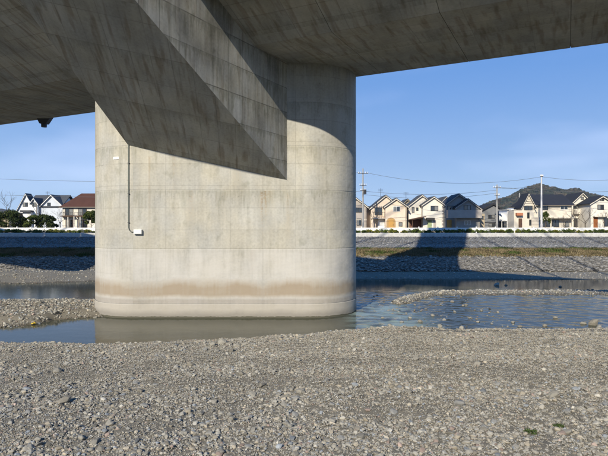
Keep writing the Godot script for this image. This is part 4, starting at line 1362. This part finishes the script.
	M.coping = tri_mat(speckle(Color(0.40, 0.39, 0.36), Color(0.60, 0.59, 0.56), FastNoiseLite.TYPE_SIMPLEX_SMOOTH, 0.02, 27, 256), null, 3.0)
	M.concrete_plain = tri_mat(speckle(Color(0.28, 0.27, 0.25), Color(0.42, 0.41, 0.38), FastNoiseLite.TYPE_SIMPLEX_SMOOTH, 0.02, 28, 256), null, 6.0)
	var render := func(c: Color, sd: int) -> StandardMaterial3D:
		return tri_mat(speckle(c * 0.86, c * 1.10, FastNoiseLite.TYPE_SIMPLEX_SMOOTH, 0.02, sd, 128), null, 4.0)
	M.peach = render.call(Color(0.66, 0.55, 0.44), 31); M.peach_light = render.call(Color(0.70, 0.58, 0.46), 32)
	M.cream_wall = render.call(Color(0.70, 0.655, 0.57), 33); M.cream_wall2 = render.call(Color(0.66, 0.60, 0.50), 34)
	M.greybeige = render.call(Color(0.40, 0.36, 0.32), 35); M.grey_wall = render.call(Color(0.33, 0.32, 0.30), 36)
	M.tan_wall = render.call(Color(0.42, 0.35, 0.25), 37); M.slate_wall = render.call(Color(0.19, 0.195, 0.20), 38)
	M.white_wall = render.call(Color(0.76, 0.76, 0.75), 39); M.blue_white = render.call(Color(0.56, 0.60, 0.66), 40)
	M.roof_grey = render.call(Color(0.075, 0.08, 0.088), 41); M.roof_dark = render.call(Color(0.035, 0.037, 0.042), 42)
	M.roof_slate = render.call(Color(0.030, 0.033, 0.042), 43); M.roof_red = render.call(Color(0.085, 0.040, 0.029), 44)
	M.cream = mat(Color(0.62, 0.57, 0.48)); M.white = mat(Color(0.75, 0.75, 0.73), 0.6); M.fence = mat(Color(0.78, 0.77, 0.74), 0.55)
	M.tan_wood = mat(Color(0.42, 0.27, 0.12)); M.ochre_wood = mat(Color(0.50, 0.28, 0.08)); M.brown = mat(Color(0.10, 0.055, 0.035)); M.redbrown = mat(Color(0.15, 0.07, 0.045))
	M.green_door = mat(Color(0.30, 0.36, 0.20)); M.terracotta = mat(Color(0.42, 0.16, 0.08)); M.door_brown = mat(Color(0.26, 0.09, 0.03))
	M.frame_dark = mat(Color(0.04, 0.037, 0.035), 0.5); M.gutter = mat(Color(0.20, 0.17, 0.14), 0.5)
	M.glass = mat(Color(0.03, 0.035, 0.04), 0.06, 0.7)
	M.curtained = mat(Color(0.20, 0.20, 0.19), 0.12, 0.6)
	M.dark_steel = mat(Color(0.055, 0.055, 0.06), 0.5); M.pipe = mat(Color(0.10, 0.11, 0.10), 0.5); M.pole = mat(Color(0.34, 0.33, 0.31), 0.7); M.silver = mat(Color(0.55, 0.55, 0.55), 0.45)
	M.wire = mat(Color(0.12, 0.12, 0.125), 0.6); M.bark = mat(Color(0.10, 0.08, 0.06), 0.9); M.yellow = mat(Color(0.62, 0.45, 0.05), 0.6)
	# large structure first
	build_bridge()
	print("bridge ", Time.get_ticks_msec())
	build_river()
	print("river ", Time.get_ticks_msec())
	build_levee()
	print("levee ", Time.get_ticks_msec())
	build_houses()
	build_far()
	print("far ", Time.get_ticks_msec())
